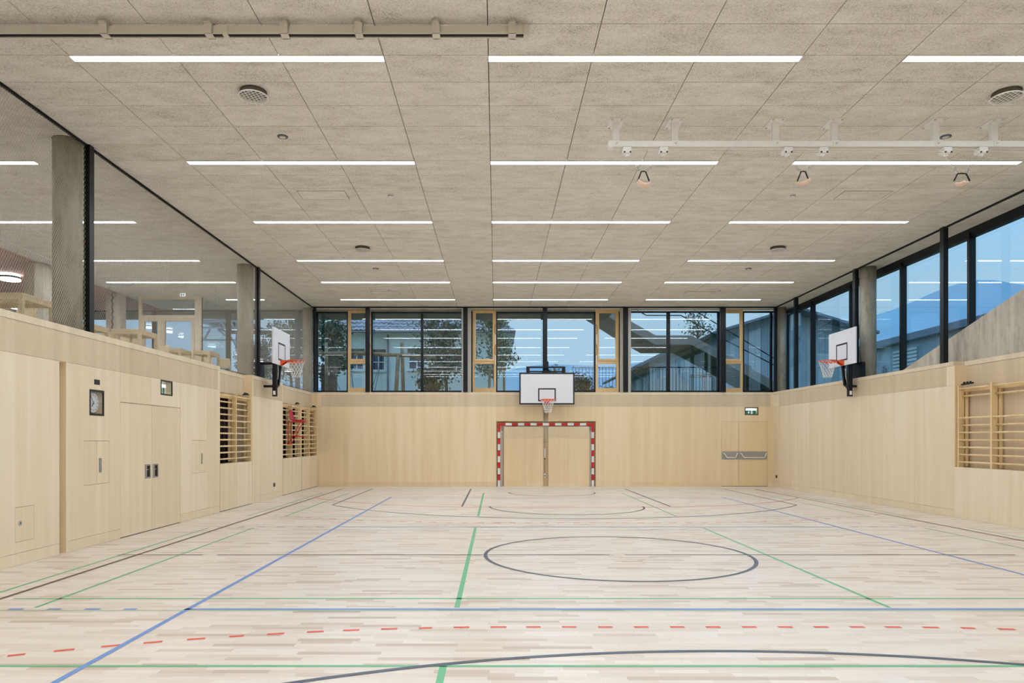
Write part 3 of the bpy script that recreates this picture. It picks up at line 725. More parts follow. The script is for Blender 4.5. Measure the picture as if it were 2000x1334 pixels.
# crank pole in the groove
r = thing('crank_pole', 'slim chrome crank pole in a wall groove behind the goal', 'pole', (1.65, YB, 0))
MB().tube([(1.622, YB + .05, .28), (1.622, YB + .05, 3.0)], .011, 8).build('pole', 'chrome', r)
MB().tube([(1.622, YB + .045, .95), (1.622, YB + .045, 1.25)], .024, 10).build('grip', 'white_paint', r)
MB().tube([(1.622, YB + .045, .28), (1.622, YB + .045, .42)], .028, 10).build('socket_tip', 'white_paint', r)
for z in (.36, .92): MB().disc((1.622, YB + .02, z), (0, 1, 0), .02, .02, 10).build('clamp', 'black_plastic', r)
m = MB()
for z in (1.48,):
    for x in (1.585, 1.66): m.disc((x + .03, YB + .15, z), (0, 1, 0), .012, .01, 8)
m.build('bolts', 'black_plastic', r)

# ---------------------------------------------------------------- basketball hoops
def net_mesh(c, r0, h, cord=.0045):
    m = MB(); n = 12; rows = 6
    def P(i, k):
        t = k / rows; rr = r0 * (1 - .58 * t ** .75); a = 2 * math.pi * (i + (k % 2) * .5) / n
        return (c[0] + rr * math.cos(a), c[1] + rr * math.sin(a), c[2] - h * t)
    for i in range(n):
        for k in range(rows):
            j = i if k % 2 == 0 else i + 1
            m.tube([P(i, k), P(j, k + 1)], cord, 4); m.tube([P(i, k), P(j - 1, k + 1)], cord, 4)
    return m
def hoop_parts(r, ctr, dirn, board_dist, kx):
    """ctr rim centre; dirn unit vector from rim to board"""
    D = Vector(dirn); c = Vector(ctr); n = 40; R = .225; s_ = Vector((D.y, -D.x, 0))
    rim = MB(); rim.tube([(c.x + R * math.cos(2 * math.pi * i / n), c.y + R * math.sin(2 * math.pi * i / n), c.z) for i in range(n)], .011, 8, closed=True)
    a = c + D * (R - .01); w = board_dist - R + .01
    top = [a + s_ * .06, a - s_ * .06, a - s_ * .09 + D * w, a + s_ * .09 + D * w]
    rim.prism(top, (0, 0, .012))
    for q in (-1, 1):
        rim.prism([a + s_ * .07 * q, a + s_ * .09 * q + D * w, a + s_ * .09 * q + D * w - Vector((0, 0, .11)), a + s_ * .07 * q - Vector((0, 0, .02))], s_ * q * .006)
    rim.prism([a + s_ * .1 + D * (w - .006) + Vector((0, 0, .012)), a - s_ * .1 + D * (w - .006) + Vector((0, 0, .012)), a - s_ * .1 + D * (w - .006) - Vector((0, 0, .12)), a + s_ * .1 + D * (w - .006) - Vector((0, 0, .12))], D * .006)
    for i in range(9):   # skirt band below the front of the rim
        pass
    ro = rim.build('rim', 'orange_steel', r)
    sk = MB(); ang0 = math.atan2(D.y, D.x)
    k0 = len(sk.v); nn = 24
    for i in range(nn + 1):
        an = ang0 + math.radians(-100 + 200 * i / nn); dz = .05 * (1 if abs(i - nn / 2) < nn * .42 else .5)
        for rr, zz in ((R, 0), (R, -dz)): sk.v.append((c.x + rr * math.cos(an), c.y + rr * math.sin(an), c.z + zz))
    for i in range(nn): sk.face([k0 + 2 * i, k0 + 2 * i + 2, k0 + 2 * i + 3, k0 + 2 * i + 1])
    sk.build('rim_skirt', 'orange_steel', ro)
    net_mesh((c.x, c.y, c.z - .012), R, .42).build('net', 'net_cord', ro)
# main hoop
bd = 22.8; bx0, bx1 = PX(1014.3, bd), PX(1122, bd); bz0, bz1 = PZ(790, bd), PZ(728, bd); bxc = (bx0 + bx1) / 2
r = thing('basketball_hoop', 'large white backboard with orange hoop above the goal', 'basketball hoop', (bxc, YB, bz0), 'basketball hoops')
bo = B(bx0, bx1, bd, bd + .04, bz0, bz1).build('backboard', 'white_laminate', r)
slabY(bx0 - .002, bx1 + .002, bz0 - .002, bz1 + .002, bd - .004, bd + .002, [(bx0 + .045, bx1 - .045, bz0 + .045, bz1 - .045)]).build('board_border', 'print_black', bo)
ix0, ix1, iz0, iz1 = PX(1051, bd), PX(1085.6, bd), PZ(783.8, bd), PZ(758.3, bd)
slabY(ix0, ix1, iz0, iz1, bd - .004, bd + .002, [(ix0 + .042, ix1 - .042, iz0 + .042, iz1 - .042)]).build('target_square', 'print_black', bo)
for x in (PX(1032.5, bd), PX(1104.5, bd)):
    for z in (PZ(738.5, bd), PZ(778, bd)): MB().disc((x, bd - .002, z), (0, 1, 0), .012, .006, 10).build('bolt_head', 'brushed_steel', bo)
hoop_parts(r, (PX(1070.3, 22.4), bd - .375, PZ(780.5, 22.42)), (0, 1, 0), .375, 1)
m = MB(); yf = bd + .14
for x in (PX(1031.5, bd), PX(1101.5, bd)): m.box(x - .055, x + .055, yf - .06, yf + .06, bz0 + .1, PZ(715.5, bd)); 
m.bar((PX(1029, bd), yf, PZ(716.5, bd)), (PX(1104, bd), yf, PZ(716.5, bd)), .05, .05); m.bar((PX(1029, bd), yf, PZ(725, bd)), (PX(1104, bd), yf, PZ(725, bd)), .05, .04)
m.bar((PX(1060, bd), yf - .02, PZ(727, bd)), (PX(1068, bd), yf + .1, PZ(714, bd)), .04, .04); m.bar((PX(1076, bd), yf - .02, PZ(729, bd)), (PX(1068, bd), yf + .1, PZ(714, bd)), .04, .04)
m.build('lift_frame', 'black_steel', r)
m = MB(); m.box(1.58, 1.72, 23.0, 23.06, 2.85, 4.12); m.box(1.6, 1.70, 23.06, 23.25, 3.2, 3.3); m.box(1.6, 1.7, 23.06, 23.3, 2.85, 2.95); m.box(1.6, 1.7, 22.84, 23.0, 2.9, 3.0); m.box(1.6, 1.7, 22.84, 23.0, 3.4, 3.5); m.build('wall_mount', 'black_steel', r)
# side hoops
def side_hoop(sg, xb, lab):
    """sg -1 = on the left wall (board faces +x), +1 = on the right wall"""
    y0, y1 = 17.35, 18.75; z0, z1 = 3.46, 4.36; yc = (y0 + y1) / 2; D = Vector((sg, 0, 0)); xw = XL if sg < 0 else XR
    r = thing('basketball_hoop', lab, 'basketball hoop', (xw, yc, 2.6), 'basketball hoops')
    xs = sorted((xb, xb + sg * .03)); bo = B(xs[0], xs[1], y0, y1, z0, z1).build('backboard', 'white_laminate', r)
    f0 = xb - sg * .003; xs = sorted((f0, xb + sg * .002)); tw, t0, t1 = .59 * .9, z0 + .1, z0 + .55
    slabX(yc - .29, yc + .29, z0 + .12, z0 + .57, xs[0], xs[1], [(yc - .25, yc + .25, z0 + .16, z0 + .53)]).build('target_square', 'print_black', bo)
    for y in (y0 + .2, y1 - .2):
        for z in (z1 - .12, z0 + .12): MB().disc((f0, y, z), (1, 0, 0), .01, .004, 8).build('bolt_head', 'brushed_steel', bo)
    hoop_parts(r, (xb - sg * .375, yc - .03, 3.58), (sg, 0, 0), .375, 1)
    xp = xb + sg * .13
    MB().box(xp - .05, xp + .05, yc - .2, yc - .1, 2.66, 3.95).build('mast', 'black_steel', r)
    MB().bar((xb + sg * .05, yc + .06, 3.55), (xb + sg * .1, yc + .03, 2.95), .06, .07, up=(0, 1, 0)).build('brace', 'black_steel', r)
    MB().tube([(xb + sg * .07, yc - .04, 3.5), (xb + sg * .10, yc - .03, 3.1)], .018, 8).build('gas_spring', 'chrome', r)
    for z in (2.92, 3.5): MB().bar((xp, yc - .15, z), (xw + sg * .1, yc - .15, z), .06, .06).build('wall_arm', 'black_steel', r)
    m = MB(); m.bar((xb + sg * .1, yc + .03, 2.95), (xp, yc - .15, 2.95), .05, .05)
    m.build('lower_link', 'black_steel', r)
    xs = sorted((xw + sg * .03, xw + sg * .11)); B(xs[0], xs[1], yc - .37, yc - .02, ZT, 3.52).build('mount_plate', 'black_steel', r)
    MB().box(xp - .03 - .0, xp + .03, yc - .204, yc - .199, 2.7, 2.8).build('type_plate', 'white_paint', r)
    MB().disc((xp, yc - .13, 2.92), (0, 1, 0), .06, .18, 10).build('hub', 'black_steel', r)
side_hoop(-1, -5.52, 'white practice backboard with orange hoop over the left wall')
side_hoop(1, 8.9, 'white practice backboard with orange hoop over the right wall')

# ---------------------------------------------------------------- umpire chair hooked on the wall bars
r = thing('umpire_chair', 'red plastic seat on a red tube bracket hooked on the wall bars', 'chair', (-5.92, 20.05, 1.42))
ya, yb = 19.88, 20.24; m = MB(); N = 9; prof = [(-5.90, 2.42), (-5.885, 2.3), (-5.86, 2.18), (-5.82, 2.11), (-5.72, 2.085), (-5.6, 2.085), (-5.5, 2.095), (-5.45, 2.06)]
th = .018; k0 = 0
for j in range(N):
    v = j / (N - 1); y = ya + (yb - ya) * v; e_ = (2 * v - 1) ** 2
    for (px_, pz_) in prof:
        up = .035 * e_; w = 1 - (.25 if pz_ > 2.35 else 0) * 1
        yy = (ya + yb) / 2 + (y - (ya + yb) / 2) * w
        m.v.append((px_ + (up if pz_ > 2.15 else 0), yy, pz_ + (up if pz_ < 2.15 else -.03 * e_)))
P_ = len(prof)
for j in range(N - 1):
    for i in range(P_ - 1): m.face([j * P_ + i, j * P_ + i + 1, (j + 1) * P_ + i + 1, (j + 1) * P_ + i], True)
so = m.build('seat_shell', 'red_plastic', r); md = so.modifiers.new('thickness', 'SOLIDIFY'); md.thickness = .02
for y in (ya + .03, yb - .03):
    MB().tube([(-5.905, y, 2.06), (-5.905, y, 1.44)], .012, 8).build('back_tube', 'red_steel', r)
    MB().tube([(-5.895, y, 1.45), (-5.56, y, 2.06)], .012, 8).build('brace_tube', 'red_steel', r)
    MB().tube([(-5.905, y, 2.06), (-5.5, y, 2.06)], .012, 8).build('seat_tube', 'red_steel', r)
    MB().tube([(-5.79, y, 1.66), (-5.48, y, 1.63)], .011, 8).build('footrest_arm', 'red_steel', r)
B(-5.6, -5.47, ya + .02, yb - .02, 1.635, 1.65).build('footrest', 'red_steel', r)
B(-5.925, -5.875, ya, yb, 1.42, 1.455).build('bottom_bar', 'red_steel', r)

# ---------------------------------------------------------------- rails under the ceiling
r = thing('curtain_rail', 'long off-white ceiling rail at the top left with clamp brackets', 'rail', (-3.0, 7.38, 5.8))
yr_, x1 = 7.38, PX(1028, 7.38)
m = MB(); m.box(-6.0, x1, yr_ - .035, yr_ + .035, 5.82, 5.90); m.box(-6.0, x1, yr_ - .045, yr_ - .035, 5.812, 5.83); m.box(-6, x1, yr_ + .035, yr_ + .045, 5.812, 5.83); m.build('rail_profile', 'alu_dull', r)
B(-6.0, x1 - .02, yr_ - .022, yr_ + .022, 5.816, 5.8195).build('rail_slot', 'black_matte', r)
B(x1 - .03, x1 + .03, yr_ - .05, yr_ + .05, 5.79, 5.905).build('end_cap', 'alu_dull', r)
for px in (207, 410, 557, 702, 852, 1000, 0 - 20):
    x = PX(px, 7.38); m = MB(); m.box(x - .04, x + .04, yr_ - .06, yr_ + .06, 5.808, 5.816); m.box(x - .04, x + .04, yr_ - .066, yr_ - .05, 5.808, 5.915); m.box(x - .04, x + .04, yr_ + .045, yr_ + .055, 5.808, ZC)
    m.box(x - .03, x + .03, yr_ + .05, yr_ + .12, ZC - .012, ZC); m.box(x - .03, x + .03, yr_ - .1, yr_ - .05, 5.905, 5.915); m.box(x - .025, x + .025, yr_ - .055, yr_ + .05, 5.90, ZC); m.build('clamp_bracket', 'alu_dull', r)
B(PX(437, 7.38), PX(447, 7.38), yr_ - .05, yr_ + .04, 5.806, 5.905).build('rail_joint', 'alu_dull', r)
r = thing('ring_rail', 'white ceiling rail on drop brackets carrying the hanging handles', 'rail', (6, 9.7, 5.6))
yr_ = 9.7; x0 = PX(1189, yr_)
m = MB(); m.box(x0, 9.2, yr_ - .05, yr_ + .05, 5.60, 5.675); m.build('rail_profile', 'white_paint', r)
B(x0 + .01, 9.19, yr_ - .02, yr_ + .02, 5.596, 5.5995).build('rail_slot', 'alu_dull', r)
B(x0 - .012, x0 + .06, yr_ - .055, yr_ + .055, 5.592, 5.68).build('end_cap', 'white_paint', r)
for px in (1203, 1318, 1515, 1630, 1828, 1942):
    x = PX(px, yr_); q = B(x - .1, x + .1, yr_ - .12, yr_ + .22, ZC - .01, ZC).build('ceiling_plate', 'white_paint', r)
    m = MB(); m.box(x - .045, x + .045, yr_ - .012, yr_ + .05, 5.675, ZC - .01); m.box(x - .05, x + .05, yr_ - .06, yr_ + .06, 5.675, 5.68); m.box(x - .045, x + .045, yr_ - .058, yr_ - .051, 5.6, 5.68); m.build('drop_bracket', 'white_paint', r)
    m = MB()
    for dx in (-.065, .065):
        for dy in (-.09, .18): m.disc((x + dx, yr_ + dy, ZC - .015), (0, 0, 1), .016, .012, 10)
    m.disc((x, yr_ - .062, 5.64), (0, 1, 0), .016, .012, 10); m.build('bolts', 'alu_dull', q)
TR = (1224, 1295, 1537, 1606, 1847, 1916)
for px in TR:
    x = PX(px, yr_); m = MB(); m.box(x - .055, x + .055, yr_ - .06, yr_ + .06, 5.515, 5.59); m.box(x - .02, x + .02, yr_ - .02, yr_ + .02, 5.48, 5.515); m.build('trolley', 'white_paint', r)
    m = MB()
    for dx in (-.04, .04): m.disc((x + dx, yr_ - .063, 5.518), (0, 1, 0), .012, .01, 8)
    m.build('rollers', 'black_plastic', r)
m = MB()
for k, (a, c) in enumerate(zip(TR[:-1], TR[1:])):
    for j in range(1 + (k > 1)): m.tube([(PX(a, yr_) + (PX(c, yr_) - PX(a, yr_)) * t / 10, yr_ - .03 + .03 * j, 5.56 - .02 * j - .06 * (t / 10) * (1 - t / 10) * (2 if k % 2 else .6)) for t in range(11)], .006, 6)
m.tube([(PX(1916, yr_), yr_, 5.56), (8.2, yr_, 5.52), (9.1, yr_, 5.56)], .006, 6); m.build('pull_cable', 'alu_dull', r)
HL = ['left one of the three hanging leather grips under the ring rail', 'middle one of the three hanging leather grips', 'right one of the three hanging leather grips, under the rail']
for i, (a, c) in enumerate(((0, 1), (2, 3), (4, 5))):
    xa, xc = PX(TR[a], yr_), PX(TR[c], yr_); xm = (xa + xc) / 2 - (.02 if i == 0 else .02); r = thing('hanging_grip', HL[i], 'gym grip', (xm, yr_, 5.05), 'grips hanging from the ring rail')
    zs = 5.27 if i < 2 else 5.24; w = .03 if i < 2 else .06
    for q, xt in ((-1, xa), (1, xc)):
        MB().tube([(xt, yr_, 5.479), (xm + q * .12, yr_, 5.345)], .005, 6).build('rope', 'alu_dull', r)
        m = MB(); p0, p1 = Vector((xm + q * .12, yr_, 5.345)), Vector((xm + q * w, yr_, zs))
        for k in range(4):
            cc = p0.lerp(p1, (k + .5) / 4); m.tube([(cc.x + .013 * math.cos(t * math.pi / 5) * (1 if k % 2 else .4), cc.y + .013 * math.cos(t * math.pi / 5) * (.4 if k % 2 else 1), cc.z + .018 * math.sin(t * math.pi / 5)) for t in range(10)], .004, 5, closed=True)
        m.build('chain', 'chrome', r)
        MB().tube([(xm, yr_, zs + .005), (xm + q * w, yr_, zs), (xm + q * (w + .05) * 1., yr_, 5.14)], .010, 6).build('strap', 'black_plastic', r)
    m = MB(); n1, n2 = 10, 6; ro = (.15, -.55, .8)[i]; sx = (.095, .1, .11)[i]; hh = (.12, .085, .1)[i]
    for a_ in range(n1 + 1):
        t = -1 + 2 * a_ / n1
        for b_ in range(n2 + 1):
            u = -1 + 2 * b_ / n2; xx = sx * t; yy = .075 * u * math.sqrt(max(0, 1 - .5 * t * t)); zz = 5.165 - hh * (1 - .55 * t * t) * (1 - .35 * u * u)
            m.v.append((xm + xx * math.cos(ro) - yy * math.sin(ro), yr_ + xx * math.sin(ro) + yy * math.cos(ro), zz + .02 * t * (i - .5)))
    for a_ in range(n1):
        for b_ in range(n2): k = a_ * (n2 + 1) + b_; m.face([k, k + 1, k + n2 + 2, k + n2 + 1], True)
    o = m.build('leather_cup', 'leather', r); md = o.modifiers.new('thickness', 'SOLIDIFY'); md.thickness = .008

# ---------------------------------------------------------------- black posts, columns
def post(x, y, w, dpt, z0, lab, grp):
    r = thing('guide_post', lab, 'post', (x, y, z0), grp)
    m = MB(); m.box(x - w / 2, x + w / 2, y - dpt / 2, y + dpt / 2, z0, ZC - .002); m.build('post', 'black_steel', r)
    m = MB()
    m.box(x - w / 2 + .01, x - w / 2 + .025, y - dpt / 2 - .004, y - dpt / 2 + .001, z0, ZC - .01); m.build('guide_groove', 'black_matte', r)
post(-6.1, 10.50, .09, .12, ZT, 'black steel post on the left wall in front of the nearest round column', 'black posts of the left side')
post(-6.1, 17.93, .1, .12, ZT, 'black steel post on the left wall by the second round column', 'black posts of the left side')
post(-6.02, 23.26, .09, .08, ZT, 'black steel post in the far left corner', 'black posts of the left side')
for px, w, lab in ((718, 8, 'black post of the far glazing, leftmost between the corner and pier'), (909, 8.5, 'black post of the far glazing, at the left pale pier'), (1064.5, 8.5, 'black post of the far glazing, right above the large backboard'),
                (1222, 9, 'black post of the far glazing, at the right pale pier'), (1412, 10, 'black post of the far glazing, rightmost before the corner')):
    post(PX(px, 23.3), 23.32, w * 23.3 / F, .12, ZT, lab, 'black posts of the far glazing')
for y, lab in ((14.53, 'tall black post on the right wall, nearest one in view'), (18.1, 'black post on the right wall beside the round column'), (21.7, 'black post on the right wall, third from the front')):
    post(9.285, y, .1, .12, ZT, lab, 'black posts of the right side')
post(9.26, 23.24, .09, .09, ZT, 'black post in the far right corner', 'black posts of the right side')
def column(x, y, r_, z0, lab, grp, n=40):
    r = thing('round_column', lab, 'column', (x, y, z0), grp)
    MB().cyl((x, y), r_, z0, ZC, n).build('shaft', 'concrete', r)
    MB().tube([(x, y, ZC - .006), (x, y, ZC - .001)], r_ + .006, n).build('joint_ring', 'backing_dark', r)
column(-6.31, 10.32, .195, 3.1, 'thick round concrete column behind the net, nearest on the left', 'round concrete columns')
column(-6.34, 17.72, .195, 3.1, 'round concrete column behind the net, second on the left', 'round concrete columns')
column(-6.33, 23.55, .165, 3.1, 'round concrete column in the far left corner', 'round concrete columns')
column(9.52, 17.95, .195, ZT, 'round concrete column over the right wall by the backboard', 'round concrete columns')
column(9.52, 23.4, .15, ZT, 'round concrete column in the far right corner', 'round concrete columns')
for y, w, lab in ((17.6, .46, 'concrete column deep in the gallery, left of the thick round one'), (21.2, .4, 'concrete column deep in the gallery, left of the glazed door')):
    r = thing('gallery_column', lab, 'column', (-11.5, y, 3.1), 'concrete columns inside the gallery')
    MB().prism([(-11.5 - w / 2, y - .18, 3.1), (-11.5 + w * .12, y - .23, 3.1), (-11.5 + w / 2, y - .15, 3.1), (-11.5 + w / 2, y + .2, 3.1), (-11.5 - w / 2, y + .2, 3.1)], (0, 0, ZC - .02 - 3.1)).build('shaft', 'board_concrete', r)
m = MB(); m.tube([(-11.46 + .02 * (1 if k % 2 else -1), 20.93, 3.1 + k * .1) for k in range(29)], .016, 6); m.build('pipe', 'black_steel', label='thin dark zigzag pipe running up the gallery column', cat='pipe')

# ---------------------------------------------------------------- protective nets of the gallery
def cable_net(y0, y1, lab):
    r = thing('safety_net', lab, 'net', (-6.1, (y0 + y1) / 2, ZT), 'cable nets along the gallery'); z0, z1 = ZT + .01, ZC - .03; m = MB()
    pw_, ph = .045, .076; sl = ph / pw_; Hh = z1 - z0; W = y1 - y0; n = int((W + Hh / sl) / pw_) + 1; rr = .0017
    for sgn in (1, -1):
        for k in range(n):
            # line through y = s at z0, going up with slope sl
            s = -Hh / sl + k * pw_; a = max(0, s); c = min(W, s + Hh / sl)
            if c - a < .005: continue
            pa, pc = (a, z0 + (a - s) * sl), (c, z0 + (c - s) * sl)
            if sgn < 0: pa, pc = (W - pa[0], pa[1]), (W - pc[0], pc[1])
            m.tube([(-6.1 + .001 * sgn, y0 + pa[0], pa[1]), (-6.1 + .001 * sgn, y0 + pc[0], pc[1])], rr, 3, cap=False)
    m.build('mesh', 'cable_wire', r, kind='stuff')
    m = MB()
    for z in (z0, z1): m.tube([(-6.1, y0, z), (-6.1, y1, z)], .006, 6)
    m.build('edge_cable', 'black_steel', r)
cable_net(4.0, 10.41, 'fine steel cable net at the left photo edge, before the first post')
cable_net(10.58, 17.86, 'fine steel cable net between the two black posts of the gallery')
cable_net(18.0, 23.2, 'fine steel cable net beyond the second black post of the gallery')

# ---------------------------------------------------------------- gallery
B(-16.2, -6.3, YR, 23.8, 2.9, 3.09).build('floor', 'gallery_floor_cover', kind='structure')
B(-16.4, -16.2, YR, 24, 2.9, ZC + .3).build('wall_gallery', 'plaster', kind='structure')
B(-16.2, -6.32, YR - .3, YR, 2.9, ZC + .3).build('wall_gallery', 'plaster', kind='structure')
def frame_rect(x0, x1, z0, z1, y0, y1, w, wb=None):
    wb = wb or w; return slabY(x0, x1, z0, z1, y0, y1, [(x0 + w, x1 - w, z0 + wb, z1 - w)])
d3 = thing('door_3', kind='structure', loc=(-10.05, 21.6, 3.09)); y0, y1 = 21.56, 21.66
m = slabY(-11.0, -9.1, 3.09, ZC - .004, y0, y1, [(-10.92, -9.27, 3.0, 5.305), (-10.92, -9.27, 5.385, 5.872)]); m.build('door_frame', 'wood_ledge', d3)
B(-10.92, -9.27, 21.6, 21.612, 5.385, 5.872).build('transom_pane', 'window_glass', d3)
for a, c, w in ((-10.915, -10.3, .1), (-10.29, -9.275, .1)):
    lf = frame_rect(a, c, 3.1, 5.3, y0 - .01, y1 - .02, w, .2).build('door_leaf', 'wood_ledge', d3)
    B(a + w, c - w, 21.6, 21.612, 3.3, 5.2).build('door_pane', 'window_glass', lf)
    MB().tube([(c - .05 if a < -10.5 else a + .05, y0 - .06, 3.9), (c - .05 if a < -10.5 else a + .05, y0 - .06, 4.3)], .014, 8).build('door_handle', 'brushed_steel', lf)
w4 = thing('window_1', kind='structure', loc=(-9.1, 22.7, 3.09))
B(-9.11, -9.09, 21.68, 23.75, 3.1, ZC - .01).build('window_pane', 'window_glass', w4)
B(-9.12, -9.08, 21.66, 21.70, 3.1, ZC - .01).build('window_frame', 'black_steel', w4)
B(-11.45, -11.0, 21.6, 21.62, 3.1, ZC - .01).build('window_pane', 'window_glass', w4)
w5 = thing('window_2', kind='structure', loc=(-11, 23.8, 3.09)); yw = 23.8
m = MB(); m.box(-16.2, -6.2, yw, yw + .06, ZC - .06, ZC); m.box(-16.2, -6.2, yw, yw + .06, 3.09, 3.16); m.build('window_frame', 'black_steel', w5)
xs = [-16.2, -13.9, -11.6, PX(446, yw), PX(581, yw), -6.2]
for x in xs[1:-1]: B(x - .07, x + .07, yw - .04, yw + .06, 3.1, ZC).build('mullion', 'black_steel' if x < -8 else 'copper_grey', w5)
for a, c in zip(xs[:-1], xs[1:]): B(a + .03, c - .03, yw + .02, yw + .03, 3.16, ZC - .06).build('window_pane', 'window_glass', w5)
r = thing('exit_sign', 'small green exit sign hanging over the glazed gallery door', 'sign', (PX(357, 20.9), 20.9, 5.7)); x, z = PX(357, 20.9), PZ(575, 20.9)
B(x - .08, x + .08, 20.89, 20.91, z - .06, z + .03).build('sign_plate', 'sign_white', r); MB().prism([(x - .05, 20.885, z + .01), (x - .02, 20.885, z + .01), (x - .02, 20.885, z - .045), (x - .05, 20.885, z - .045)], (0, .004, 0)).build('pictogram', 'green_sign', r)
MB().prism([(x + .0, 20.885, z), (x + .05, 20.885, z), (x + .025, 20.885, z - .045)], (0, .004, 0)).build('pictogram', 'green_sign', r)
B(x - .07, x + .07, 20.88, 20.92, z + .03, z + .06).build('housing', 'white_paint', r); MB().tube([(x, 20.9, z + .06), (x, 20.9, ZC)], .008, 6).build('stem', 'white_paint', r)
def table(x0, x1, y0, y1, lab):
    z = 3.09; r = thing('gallery_table', lab, 'table', ((x0 + x1) / 2, (y0 + y1) / 2, z), 'light wood tables on the gallery'); t = .06
    B(x0, x1, y0, y1, z + .725, z + .76).build('tabletop', 'birch_table', r)
    for x in (x0, x1 - t):
        for y in (y0, y1 - t): B(x, x + t, y, y + t, z, z + .725).build('leg', 'birch_table', r)
    m = MB(); m.box(x0 + t, x1 - t, y0 + .01, y0 + .03, z + .66, z + .725); m.box(x0 + t, x1 - t, y1 - .03, y1 - .01, z + .66, z + .725); m.box(x0 + .01, x0 + .03, y0 + t, y1 - t, z + .66, z + .725); m.box(x1 - .03, x1 - .01, y0 + t, y1 - t, z + .66, z + .725)
    m.build('apron', 'birch_table', r)
table(-8.6, -7.37, 10.9, 11.7, 'light wood table on the gallery at the left photo edge')
table(-8.6, -7.97, 13.72, 14.45, 'light wood gallery table just right of the first black post')
table(-7.96, -7.36, 14.5, 15.25, 'light wood gallery table left of the glazed door, corner towards us')
table(-8.52, -7.92, 17.57, 18.3, 'light wood gallery table in front of the glazed door')
table(-7.85, -7.37, 18.05, 18.7, 'light wood gallery table beside the second round column')
cp = thing('gallery_chair', '', 'chair', (0, 0, 0), 'light wood chairs on the gallery')
m = MB(); n = 8
for i in range(n + 1):
    t = -1 + 2 * i / n
    for z, off in ((.52, .0), (.6, .01), (.7, .02), (.79, .045), (.8, .045)): m.v.append((.18 * t * (1 if z < .75 else .93), .18 + .03 * (1 - t * t) + off, z))
for i in range(n):
    for k in range(4): q = i * 5 + k; m.face([q, q + 1, q + 6, q + 5], True)
o = m.build('backrest', 'birch_table', cp); md = o.modifiers.new('thickness', 'SOLIDIFY'); md.thickness = .012
m = MB(); m.prism([(-.19, -.2, .44), (.19, -.2, .44), (.2, -.05, .44), (.18, .19, .44), (-.18, .19, .44), (-.2, -.05, .44)], (0, 0, .02)); m.build('seat', 'birch_table', cp)
for sx in (-.17, .17):
    MB().tube([(sx, -.17, 0), (sx, -.17, .44)], .014, 8).build('leg', 'brushed_steel', cp); MB().tube([(sx, .19, 0), (sx, .17, .44), (sx * .8, .2, .6)], .014, 8).build('leg', 'brushed_steel', cp)
B(-.05, .05, .233, .236, .74, .762).build('grip_slot', 'black_plastic', cp)
chs = [(-8.24, 12.1, 0, 'light wood chair behind the table at the left photo edge'), (-8.35, 14.95, .1, 'light wood chair seen beneath the first table past the black post'), (-8.25, 15.6, .2, 'light wood chair seen through the legs of the corner table'),
       (-8.38, 16.7, 2.9, 'light wood chair beyond the corner table'), (-8.28, 17.2, 0, 'light wood chair at the near side of the table before the door'), (-8.3, 18.75, .1, 'light wood chair behind the table before the door'),
       (-8.15, 19.6, .2, 'light wood chair in the gap left of the last table'), (-7.8, 20.4, 3.0, 'light wood chair seen under the last gallery table')]
for i, (x, y, a, lab) in enumerate(chs):
    c = cp if i == 0 else copy_tree(cp); c.location = (x, y, 3.09); c.rotation_euler.z = a; c['label'] = lab

# ---------------------------------------------------------------- far glazing
YG = 23.80
def gx(px): return PX(px, YG)
ZH = 5.90
def pane(w, a, c, z0=ZT, z1=ZH, mat='window_glass', par=None): return B(a, c, YG + .02, YG + .03, z0, z1).build('window_pane', mat, par or w)
def bar_(w, a, c, z0=ZT - .04, z1=ZH, name='mullion', mat='black_steel', y0=YG - .03, y1=YG + .06): return B(a, c, y0, y1, z0, z1).build(name, mat, w)
def casement(w, a, c, hinge):
    y0, y1 = YG - .045, YG + .05; zt, zm1, zm0 = PZ(605, YG), PZ(702, YG), PZ(711, YG)
    Z = lambda p: PZ(p, YG)
    slabY(a, c, ZT - .03, zt, y0, y1, [(a + .075, c - .075, Z(758), Z(711)), (a + .09, c - .09, Z(703), Z(609))]).build('casement_frame', 'wood_frame', w)
    slabY(a + .045, c - .045, Z(705.5), Z(607), y0 - .025, y0 - .001, [(a + .115, c - .115, Z(701.5), Z(612.5))]).build('sash', 'wood_frame', w)
    B(a + .09, c - .09, YG, YG + .012, Z(703), Z(609)).build('sash_pane', 'window_glass', w); B(a + .075, c - .075, YG, YG + .012, Z(758), Z(711)).build('lower_pane', 'window_glass', w)
    for z in (zt - .75, zt - 1.45):
        m = MB(); xh = c - .02 if hinge > 0 else a + .02
        m.tube([(xh, y0 - .02, z + .25), (xh - .03 * hinge, y0 - .05, z + .1), (xh - .03 * hinge, y0 - .05, z), (xh, y0 - .02, z - .1)], .008, 6); m.build('cable_loop', 'black_plastic', w)
        B(xh - .012, xh + .012, y0 - .035, y0 - .02, z - .42, z - .1).build('window_drive', 'white_paint', w)
wins = []
def win(n, px0, px1):
    w = thing('window_%d' % n, kind='structure', loc=((gx(px0) + gx(px1)) / 2, YG, ZT)); a, c = gx(px0), gx(px1)
    bar_(w, a, c, ZH, ZC - .03, 'head_frame', 'plaster', YG - .02, YG + .06); bar_(w, a, c, ZH - .035, ZH, 'head_rail'); bar_(w, a, c, ZT - .05, PZ(763, YG), 'sill_rail')
    return w
w = win(3, 617, 728); bar_(w, gx(616), gx(621)); pane(w, gx(621), gx(678)); bar_(w, gx(677.5), gx(680)); casement(w, gx(680), gx(725), 1); bar_(w, gx(725), gx(728))
w = win(4, 728, 903); pane(w, gx(728), gx(822)); bar_(w, gx(822), gx(827)); pane(w, gx(827), gx(903))
